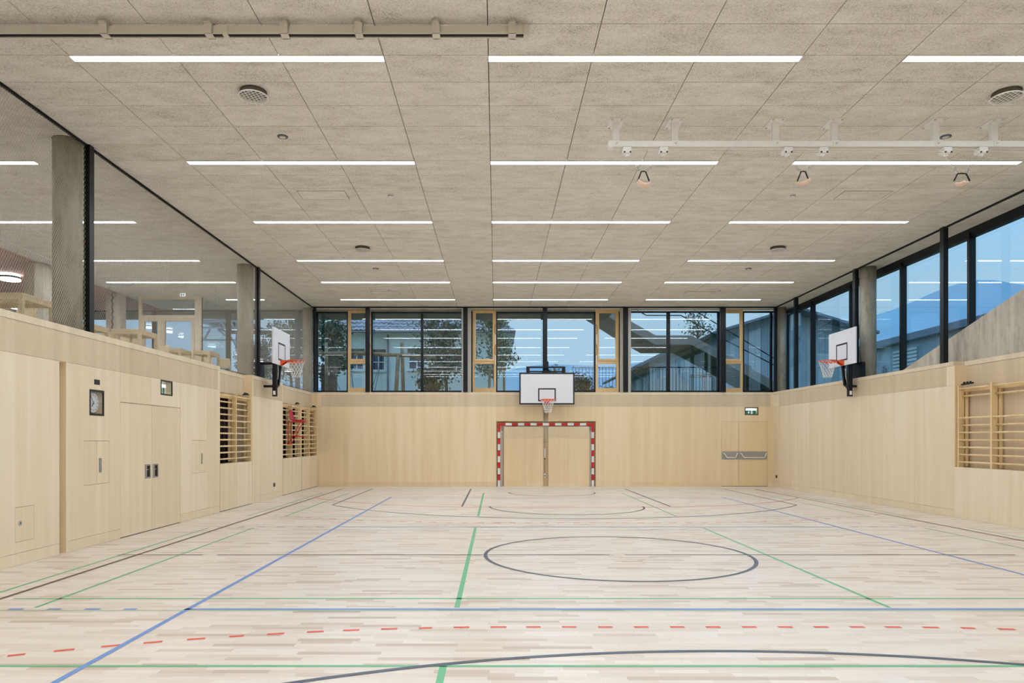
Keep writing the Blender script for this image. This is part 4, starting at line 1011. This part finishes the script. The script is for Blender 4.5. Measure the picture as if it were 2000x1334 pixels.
w = win(5, 920.5, 1208); bar_(w, gx(920.5), gx(923)); casement(w, gx(923), gx(969), 1); bar_(w, gx(969), gx(971.5)); pane(w, gx(971.5), gx(1062)); bar_(w, gx(1062), gx(1067)); pane(w, gx(1067), gx(1160)); bar_(w, gx(1160), gx(1163)); casement(w, gx(1163), gx(1208), -1); bar_(w, gx(1208), gx(1210))
w = win(6, 1229, 1406); pane(w, gx(1229), gx(1302)); bar_(w, gx(1302), gx(1308.5)); pane(w, gx(1308.5), gx(1401)); bar_(w, gx(1401), gx(1405))
w = win(7, 1406, 1540); casement(w, gx(1406), gx(1450), -1); bar_(w, gx(1450), gx(1453)); pane(w, gx(1453), gx(1504)); bar_(w, gx(1504), gx(1508)); pane(w, gx(1508), gx(1537)); bar_(w, gx(1536), gx(1541))
for i, (a, c) in enumerate(((902.5, 920.5), (1210, 1229))): B(gx(a), gx(c), YG - .3, YG + .1, ZT - .01, ZC - .002).build('trim_%d' % (4 + i), 'plaster', kind='structure')
B(-6.35, 9.98, YG + .05, YG + .12, 2.9, ZT - .02).build('trim_6', 'concrete', kind='structure')
# right glazing
XG = 9.92; wr_ = thing('window_8', kind='structure', loc=(XG, 14, ZT))
m = MB(); m.box(XG - .05, XG + .08, YR, YG + .05, ZC - .19, ZC); m.build('head_rail', 'black_steel', wr_); B(XG - .05, XG + .08, YR, YG + .05, ZT - .1, ZT + .02).build('sill_rail', 'black_steel', wr_)
ys = [YR, -2.6, -.0, 2.45, 4.87, 7.3, 9.73, 12.17, 14.6, 17.05, 19.5, 21.9, 23.8]
for y in ys[1:-1]: B(XG - .09, XG + .05, y - .035, y + .035, ZT, ZC - .1).build('mullion', 'black_steel', wr_)
for a, c in zip(ys[:-1], ys[1:]): B(XG, XG + .012, a + .02, c - .02, ZT, ZC - .19).build('window_pane', 'side_glass', wr_)
# sloping concrete stair wall inside the right glazing
q = B(0, 0, 0, 0, 0, 0); m = MB(); x0 = 9.60
m.prism([(x0, 16.75, 3.05), (x0, 16.75, 3.14), (x0, 10.0, 5.12), (x0, 4.0, 5.12), (x0, 4.0, 3.05)], (.22, 0, 0)); m.build('stair_wall', 'shuttered_concrete', label='board-marked concrete wall sloping up at the right photo edge', cat='concrete wall')

# ---------------------------------------------------------------- outside
GZ = 2.95
m = MB(); m.box(-80, -6.4, 24.0, 140, GZ - .3, GZ); m.box(-6.4, 10.1, 23.95, 140, GZ - .3, GZ); m.box(10.15, 120, -20, 140, GZ - .3, GZ)
m.build('outdoor_ground', 'grass_ground', label='dusky lawn and ground outside the windows', cat='ground', kind='structure')
B(-16.4, PX(1185, 25.1), 23.95, 25.2, 5.86, 6.1).build('canopy', 'canopy_board', label='dark flat roof overhang outside the far windows', cat='canopy')
# mountains
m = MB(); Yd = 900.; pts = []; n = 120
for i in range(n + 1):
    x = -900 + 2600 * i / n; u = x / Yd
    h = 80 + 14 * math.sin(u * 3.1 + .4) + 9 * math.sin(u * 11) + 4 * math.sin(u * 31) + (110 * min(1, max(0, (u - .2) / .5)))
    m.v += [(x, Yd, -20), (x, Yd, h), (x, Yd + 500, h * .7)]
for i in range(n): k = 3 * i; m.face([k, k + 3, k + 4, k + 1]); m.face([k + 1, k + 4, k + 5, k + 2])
m.build('mountain_ridge', 'mountain', label='mountain ridge on the horizon, haze painted into its blue', cat='mountain')
# house
def tiled(m, e0, e1, r1, r0, tile=.3, row=.38):
    e0, e1, r0, r1 = map(Vector, (e0, e1, r0, r1)); nrm = (e1 - e0).cross(r0 - e0).normalized(); 
    if nrm.z < 0: nrm = -nrm
    W = max((e1 - e0).length, .5); L = ((r0 + r1) / 2 - (e0 + e1) / 2).length; nc = int(W / tile) * 4; nr = int(L / row)
    base = len(m.v)
    for j in range(nr):
        for q in (0, 1):
            t = (j + q) / nr; a = e0.lerp(r0, t); c = e1.lerp(r1, t); lift = .09 * (1 - q)
            for i in range(nc + 1):
                s = i / nc; p = a.lerp(c, s); u = s * (c - a).length / tile; p = p + nrm * (lift + .08 * abs(math.sin(math.pi * u))); m.v.append(tuple(p))
    for j in range(2 * nr - 1):
        for i in range(nc): k = base + j * (nc + 1) + i; m.face([k, k + 1, k + nc + 2, k + nc + 1])
h = thing('tiled_house', 'cream house with a dark tiled hip roof outside the far windows', 'house', (-3, 41, GZ))
def block(x0, x1, y0, y1, ze, rise, ov=.55):
    B(x0, x1, y0, y1, GZ, ze).build('wall', 'house_wall', h)
    m = MB(); a, b_, c, d_ = (x0 - ov, y0 - ov, ze), (x1 + ov, y0 - ov, ze), (x1 + ov, y1 + ov, ze), (x0 - ov, y1 + ov, ze); hw = min(x1 - x0, y1 - y0) / 2
    if x1 - x0 > y1 - y0: R0, R1 = (x0 + hw, (y0 + y1) / 2, ze + rise), (x1 - hw, (y0 + y1) / 2, ze + rise)
    else: R0, R1 = ((x0 + x1) / 2, y0 + hw, ze + rise), ((x0 + x1) / 2, y0 + hw + .1, ze + rise)
    tiled(m, a, b_, R1, R0); tiled(m, b_, c, R1, R1); tiled(m, d_, a, R0, R0); tiled(m, c, d_, R0, R1); m.build('roof_tiles', 'roof_clay', h, kind='stuff')
    B(x0 - ov, x1 + ov, y0 - ov, y1 + ov, ze - .12, ze - .02).build('eaves', 'white_trim', h)
    MB().tube([(x0 - ov, y0 - ov - .06, ze - .03), (x1 + ov, y0 - ov - .06, ze - .03)], .07, 8).build('gutter', 'roof_sheet', h)
block(PX(757, 41), PX(986, 41), 41, 50, PZ(650, 41), 2.9); block(PX(655, 43), PX(757, 43) + .6, 43, 52, PZ(650, 43), 2.4)
def hwin(px0, px1, py0, py1, d, bars=True):
    x0, x1, z0, z1 = PX(px0, d), PX(px1, d), PZ(py1, d), PZ(py0, d)
    f = slabY(x0 - .07, x1 + .07, z0 - .07, z1 + .07, d - .06, d + .02, [(x0, x1, z0, z1)]).build('house_window', 'white_trim', h)
    B(x0, x1, d - .02, d - .01, z0, z1).build('pane', 'far_glass', f)
    m = MB(); xm = (x0 + x1) / 2; m.box(xm - .03, xm + .03, d - .05, d - .02, z0, z1)
    for k in (1,): z = z0 + (z1 - z0) * k / 2; m.box(x0, x1, d - .05, d - .02, z - .03, z + .03)
    m.build('glazing_bar', 'white_trim', f); B(x0 - .1, x1 + .1, d - .14, d, z1 + .09, z1 + .32).build('shutter_box', 'bark', h); B(x0 - .12, x1 + .12, d - .15, d, z0 - .16, z0 - .07).build('window_sill', 'white_trim', h)
hwin(685, 709, 692, 720, 43); hwin(729, 750, 693, 722, 43); hwin(800, 829, 692, 720, 41); hwin(880, 905, 692, 720, 41)
MB().box(PX(703, 44), PX(714, 44), 45, 45.4, 8.3, 9.3).build('chimney', 'house_wall', h); MB().tube([(PX(758, 41), 40.9, GZ), (PX(758, 41), 40.9, 7.9)], .06, 8).build('downpipe', 'roof_sheet', h)
# trees
def tree(name, x, y, z0, top, rad, nl, lab, leaf='leaf', squash=1.0, zc=None, seed=1, ls=.09, cat='tree', grp='trees and bushes outside'):
    rnd = random.Random(seed); r = thing(name, lab, cat, (x, y, z0), grp); m = MB(); ends = []
    zc = zc if zc is not None else z0 + (top - z0) * .35
    m.tube([(x, y, z0), (x + .05, y, (z0 + zc) / 2), (x, y, zc), (x + .08, y, top - .5)], .08, 7, rs=[.09, .07, .06, .02])
    for k in range(16):
        t = rnd.random(); zz = zc - .3 + (top - zc) * .85 * t; a = rnd.uniform(0, 6.28); L = rad * rnd.uniform(.5, 1) * (1 - .45 * t)
        e_ = Vector((x + L * math.cos(a), y + L * math.sin(a) * squash, zz + L * .5)); m.tube([(x + .03, y, zz - .1), ((x + e_.x) / 2, (y + e_.y) / 2, (zz + e_.z) / 2 + .05), tuple(e_)], .02, 5, rs=[.035, .022, .008])
        ends.append((e_, L))
    m.build('trunk', 'bark', r); m = MB()
    for k in range(nl):
        e_, L = ends[rnd.randrange(len(ends))]; p = Vector((x, y, e_.z - L * .4)).lerp(e_, rnd.random() ** .6) + Vector([rnd.gauss(0, rad * .17), rnd.gauss(0, rad * .17), rnd.gauss(0, rad * .15)])
        d1_ = Vector([rnd.gauss(0, 1) for _ in range(3)]).normalized(); d2_ = d1_.cross(Vector([rnd.gauss(0, 1) for _ in range(3)])).normalized(); s = ls * rnd.uniform(.7, 1.3)
        n0 = len(m.v); m.v += [tuple(p - d1_ * s), tuple(p + d2_ * s * .45), tuple(p + d1_ * s), tuple(p - d2_ * s * .45)]; m.face([n0, n0 + 1, n0 + 2, n0 + 3])
    m.build('foliage', leaf, r, kind='stuff')
tree('leafy_tree', PX(870, 30), 30, GZ, 7.2, 1.6, 2700, 'leafy tree in front of the cream house, left of the pale pier', seed=3)
tree('leafy_tree', PX(965, 27.6), 27.6, GZ, 6.7, 1.0, 2000, 'light leafy tree seen through the wooden window left of the backboard', 'leaf_light', seed=5, ls=.075)
tree('leafy_tree', PX(645, 30), 30, GZ, 7.0, 1.2, 2600, 'dense dark tree in the leftmost far window', seed=8)
tree('leafy_tree', PX(568, 33), 33, GZ, 7.7, 1.9, 3000, 'dense tree behind the left practice backboard', seed=9)
tree('leafy_tree', PX(512, 38), 38, GZ, 7.8, 1.5, 2500, 'tree outside the gallery glazing by the second column', seed=11)
tree('leafy_tree', PX(1362, 44), 44, GZ, 9.9, 1.2, 420, 'sparse young tree top above the outdoor stair', seed=12, ls=.09, zc=8.2)
tree('garden_bush', PX(845, 27), 27, GZ, 4.6, .8, 1300, 'low bush under the tree in front of the house', seed=13, cat='bush', ls=.07)
tree('garden_bush', PX(1140, 28.5), 28.5, GZ, 4.3, .85, 1500, 'low bush behind the railing, right of the large backboard', seed=14, cat='bush', ls=.06)
tree('garden_bush', PX(1195, 31), 31, GZ, 4.0, .6, 900, 'low bush seen through the wooden window right of the backboard', seed=15, cat='bush', ls=.06)
tree('garden_bush', PX(1085, 31), 31, GZ, 5.0, .9, 900, 'bush just above the large backboard', seed=16, cat='bush', ls=.06)
# log climbing frame
r = thing('log_swing', 'rough log play frame with a long horizontal beam outside', 'play frame', (PX(720, 26), 26, GZ)); dl = 26.
MB().tube([(PX(612, dl), dl, PZ(691, dl)), (PX(700, dl), dl, PZ(690, dl)), (PX(850, dl), dl, PZ(697, dl))], .07, 10, rs=[.07, .075, .065]).build('beam', 'log', r)
MB().tube([(PX(787, dl), dl + .16, GZ), (PX(784, dl), dl + .16, PZ(668, dl))], .07, 10).build('log_post', 'log', r)
MB().tube([(PX(777, dl), dl - .6, GZ), (PX(778, dl), dl, PZ(694, dl))], .075, 10).build('log_post', 'log', r)
MB().tube([(PX(636, dl), dl + .16, GZ), (PX(635, dl), dl + .16, PZ(668, dl))], .06, 10).build('log_post', 'log', r)
for p0, p1 in (((668, 763), (634, 700)), ((728, 763), (742, 712)), ((735, 763), (743, 712)), ((694, 763), (686, 730))): MB().tube([(PX(p0[0], dl), dl - .3, PZ(p0[1], dl)), (PX(p1[0], dl), dl, PZ(p1[1], dl))], .01, 5).build('rope', 'black_plastic', r)
r = thing('log_stand', 'small log stand beside the light leafy tree outside', 'play frame', (PX(975, 27), 27, GZ)); dl = 27.
MB().tube([(PX(955, dl), dl - .9, GZ), (PX(957, dl), dl - .9, PZ(726, dl))], .05, 8).build('log_post', 'log', r); MB().tube([(PX(984, dl), dl - .9, GZ), (PX(984, dl), dl - .9, PZ(724, dl))], .045, 8).build('log_post', 'log', r); MB().tube([(PX(953, dl), dl - .9, PZ(727, dl)), (PX(988, dl), dl - .9, PZ(724, dl))], .05, 8).build('beam', 'log', r)
r = thing('garden_shed', 'small dark timber box under the tree in the leftmost window', 'shed', (PX(640, 28), 28, GZ)); B(PX(627, 28), PX(652, 28), 28, 28.6, GZ, PZ(712, 28)).build('wall', 'bark', r); B(PX(635, 28), PX(644, 28), 27.98, 28, PZ(733, 28), PZ(727, 28)).build('notice', 'white_trim', r)
# railing
r = thing('steel_railing', 'dark upright bar railing outside the right half windows', 'railing', (PX(1260, 26), 26, GZ)); dl = 26.; x0, x1 = PX(1118, dl), PX(1412, dl)
m = MB(); m.box(x0, x1, dl - .02, dl + .02, PZ(718.5, dl), PZ(716.5, dl)); m.box(x0, x1, dl - .02, dl + .02, GZ + .08, GZ + .12); m.build('handrail', 'black_steel', r)
bm_ = None; n = int((x1 - x0) / .123)
for i in range(n + 1):
    x = x0 + (x1 - x0) * i / n
    if bm_ is None: o = B(x - .007, x + .007, dl - .012, dl + .012, GZ, PZ(718, dl)).build('railing_bar', 'black_steel', r, origin=(x, dl, GZ)); bm_ = o.data
    else: o = bpy.data.objects.new('railing_bar', bm_); COL.objects.link(o); o.parent = r; o.location = Vector((x, dl, GZ)) - WL[r]
# outdoor stair: near top edge traced at 26.2 m, 2.9 m wide
r = thing('outdoor_stair', 'broad grey outdoor stair with landing rising across the right windows', 'stair', (PX(1320, 27), 27, GZ)); dn, df = 26.2, 28.9; tk = .3
prof = [(1130, 565), (1229, 628), (1280, 657), (1350, 657), (1402, 685), (1504, 743), (1560, 775)]
P3 = [(PX(a, dn), PZ(c, dn)) for a, c in prof]
m = MB()
for (xa_, za), (xc_, zc_) in zip(P3[:-1], P3[1:]):
    m.prism([(xa_, dn, za), (xc_, dn, zc_), (xc_, dn, zc_ - tk), (xa_, dn, za - tk)], (0, df - dn, 0))
m.build('flight', 'stair_soffit', r)
m = MB()
for (xa_, za), (xc_, zc_) in zip(P3[:-1], P3[1:]): m.prism([(xa_, dn - .05, za + .03), (xc_, dn - .05, zc_ + .03), (xc_, dn - .05, zc_ - tk - .02), (xa_, dn - .05, za - tk - .02)], (0, .05, 0))
m.build('side_plate', 'stair_soffit', r)
for nm, offs, prf in (('handrail', 0, [(1229, 596), (1262, 616), (1330, 616), (1400, 656), (1512, 713)]), ('handrail', 0, [(1335, 594), (1360, 608), (1402, 634), (1512, 700)])):
    MB().tube([(PX(a, dn + (.0 if prf[0][0] < 1300 else 2.6)), dn + (.0 if prf[0][0] < 1300 else 2.6), PZ(c, dn + (.0 if prf[0][0] < 1300 else 2.6))) for a, c in prf], .022, 6).build(nm, 'black_steel', r)
def glass_balustrade():
    top = [(1229, 598), (1262, 618), (1330, 618), (1400, 658), (1504, 712)]; bot = [(1229, 626), (1280, 655), (1350, 655), (1402, 683), (1504, 741)]
    for i in range(4):
        MB().prism([(PX(top[i][0], dn), dn, PZ(top[i][1], dn)), (PX(top[i + 1][0], dn), dn, PZ(top[i + 1][1], dn)), (PX(bot[i + 1][0], dn), dn, PZ(bot[i + 1][1], dn)), (PX(bot[i][0], dn), dn, PZ(bot[i][1], dn))], (0, .01, 0)).build('mesh_infill', 'clear_glass', r)
glass_balustrade()
# barns
def gable(name, lab, xe0, ze, xa_, za, xe1, y0, y1, wi, wallmat, ov=.6):
    r = thing(name, lab, 'barn', ((xe0 + xe1) / 2, y0, GZ)); th = .16; sl0 = (za - ze) / (xa_ - xe0); w0, w1 = xe0 + wi, xe1 - wi
    B(0, 0, 0, 0, 0, 0); zw0 = ze + (w0 - xe0) * sl0 - th
    bw = .42; x = w0; k = 0
    while x < w1 - .05:
        x2 = min(w1, x + bw)
        zt0 = min(ze + (x - xe0) * sl0, ze + (xe1 - x) * (za - ze) / (xe1 - xa_)) - th; zt1 = min(ze + (x2 - xe0) * sl0, ze + (xe1 - x2) * (za - ze) / (xe1 - xa_)) - th
        MB().prism([(x + .01, y0, GZ), (x2 - .01, y0, GZ), (x2 - .01, y0, zt1), (x + .01, y0, zt0)], (0, .04, 0)).build('wall_board', wallmat, r); x = x2; k += 1
    MB().prism([(w0, y0 + .04, GZ), (w1, y0 + .04, GZ), (w1, y0 + .04, zw0), (xa_, y0 + .04, za - th), (w0, y0 + .04, zw0)], (0, y1 - y0, 0)).build('wall', 'fibre_panel', r)
    for a, c, e1, e2 in ((xe0, xa_, ze, za), (xa_, xe1, za, ze)):
        MB().prism([(a, y0 - ov, e1), (c, y0 - ov, e2), (c, y0 - ov, e2 - th), (a, y0 - ov, e1 - th)], (0, y1 - y0 + ov, 0)).build('roof', 'roof_sheet', r)
    MB().tube([(xe0 - .06, y0 - ov, ze - .1), (xe0 - .06, y1, ze - .1)], .07, 8).build('gutter', 'roof_sheet', r); MB().tube([(xe0, y0 - .1, ze - .15), (w0 - .05, y0 - .1, ze - .75), (w0 - .05, y0 - .1, GZ)], .04, 7).build('downpipe', 'roof_sheet', r)
gable('timber_barn', 'pale timber barn with a low gable roof beneath the outdoor stair', PX(1232, 33), PZ(718, 33), PX(1345, 33), PZ(664, 33), PX(1458, 33), 33, 41, .85, 'ext_boards')
gable('large_barn', 'large blue-grey gabled building behind the far right corner', PX(1385, 46), PZ(652, 46), PX(1542, 46), PZ(604, 46), PX(1699, 46), 46, 58, .9, 'fibre_panel', 1.2)
r = thing('flat_roof_building', 'low pale building with louvres outside the right windows', 'building', (17, 27, GZ)); B(16, 22, 14, 31.2, GZ, 5.35).build('wall', 'fibre_panel', r); B(15.7, 22.2, 13.8, 31.5, 5.35, 5.6).build('roof', 'roof_sheet', r)
for k in range(12): MB().bar((15.97, 26.6, 3.5 + k * .14), (15.97, 28.2, 3.5 + k * .14), .03, .09).build('louvre', 'white_trim', r)
B(15.96, 16.0, 28.7, 28.95, 4.0, 4.6).build('wall_box', 'roof_sheet', r)
# scaffold-like white frame and steel shelter
r = thing('tube_stand', 'white metal tube stand behind the railing, under the stair', 'stand', (PX(1375, 29), 29, GZ)); dl = 29.
for px in (1350, 1372, 1376, 1390, 1395): MB().tube([(PX(px, dl), dl, GZ), (PX(px, dl), dl, PZ(731 + (px % 3), dl))], .03, 7).build('upright_tube', 'white_paint', r)
for py in (732, 736): MB().tube([(PX(1347, dl), dl, PZ(py, dl)), (PX(1390, dl), dl, PZ(py - 1, dl))], .03, 7).build('cross_tube', 'white_paint', r)
r = thing('steel_shelter', 'blue-grey steel frame with diagonal braces outside the gallery glazing', 'shelter', (PX(425, 32), 32, GZ)); dl = 32.
for p0, p1 in (((385, 628), (470, 628)), ((385, 640), (470, 640)), ((385, 664), (470, 664)), ((400, 628), (415, 640)), ((430, 628), (440, 640)), ((450, 628), (470, 664)), ((398, 664), (412, 641)), ((425, 643), (450, 663)), ((440, 641), (470, 690)), ((393, 628), (393, 700)), ((462, 628), (462, 700))):
    MB().bar((PX(p0[0], dl), dl, PZ(p0[1], dl)), (PX(p1[0], dl), dl, PZ(p1[1], dl)), .07, .09, up=(0, 1, 0)).build('steel_member', 'fibre_panel', r)
B(PX(385, 32), PX(475, 32), 32, 36, PZ(627, 32), PZ(622, 32)).build('roof', 'roof_sheet', r)
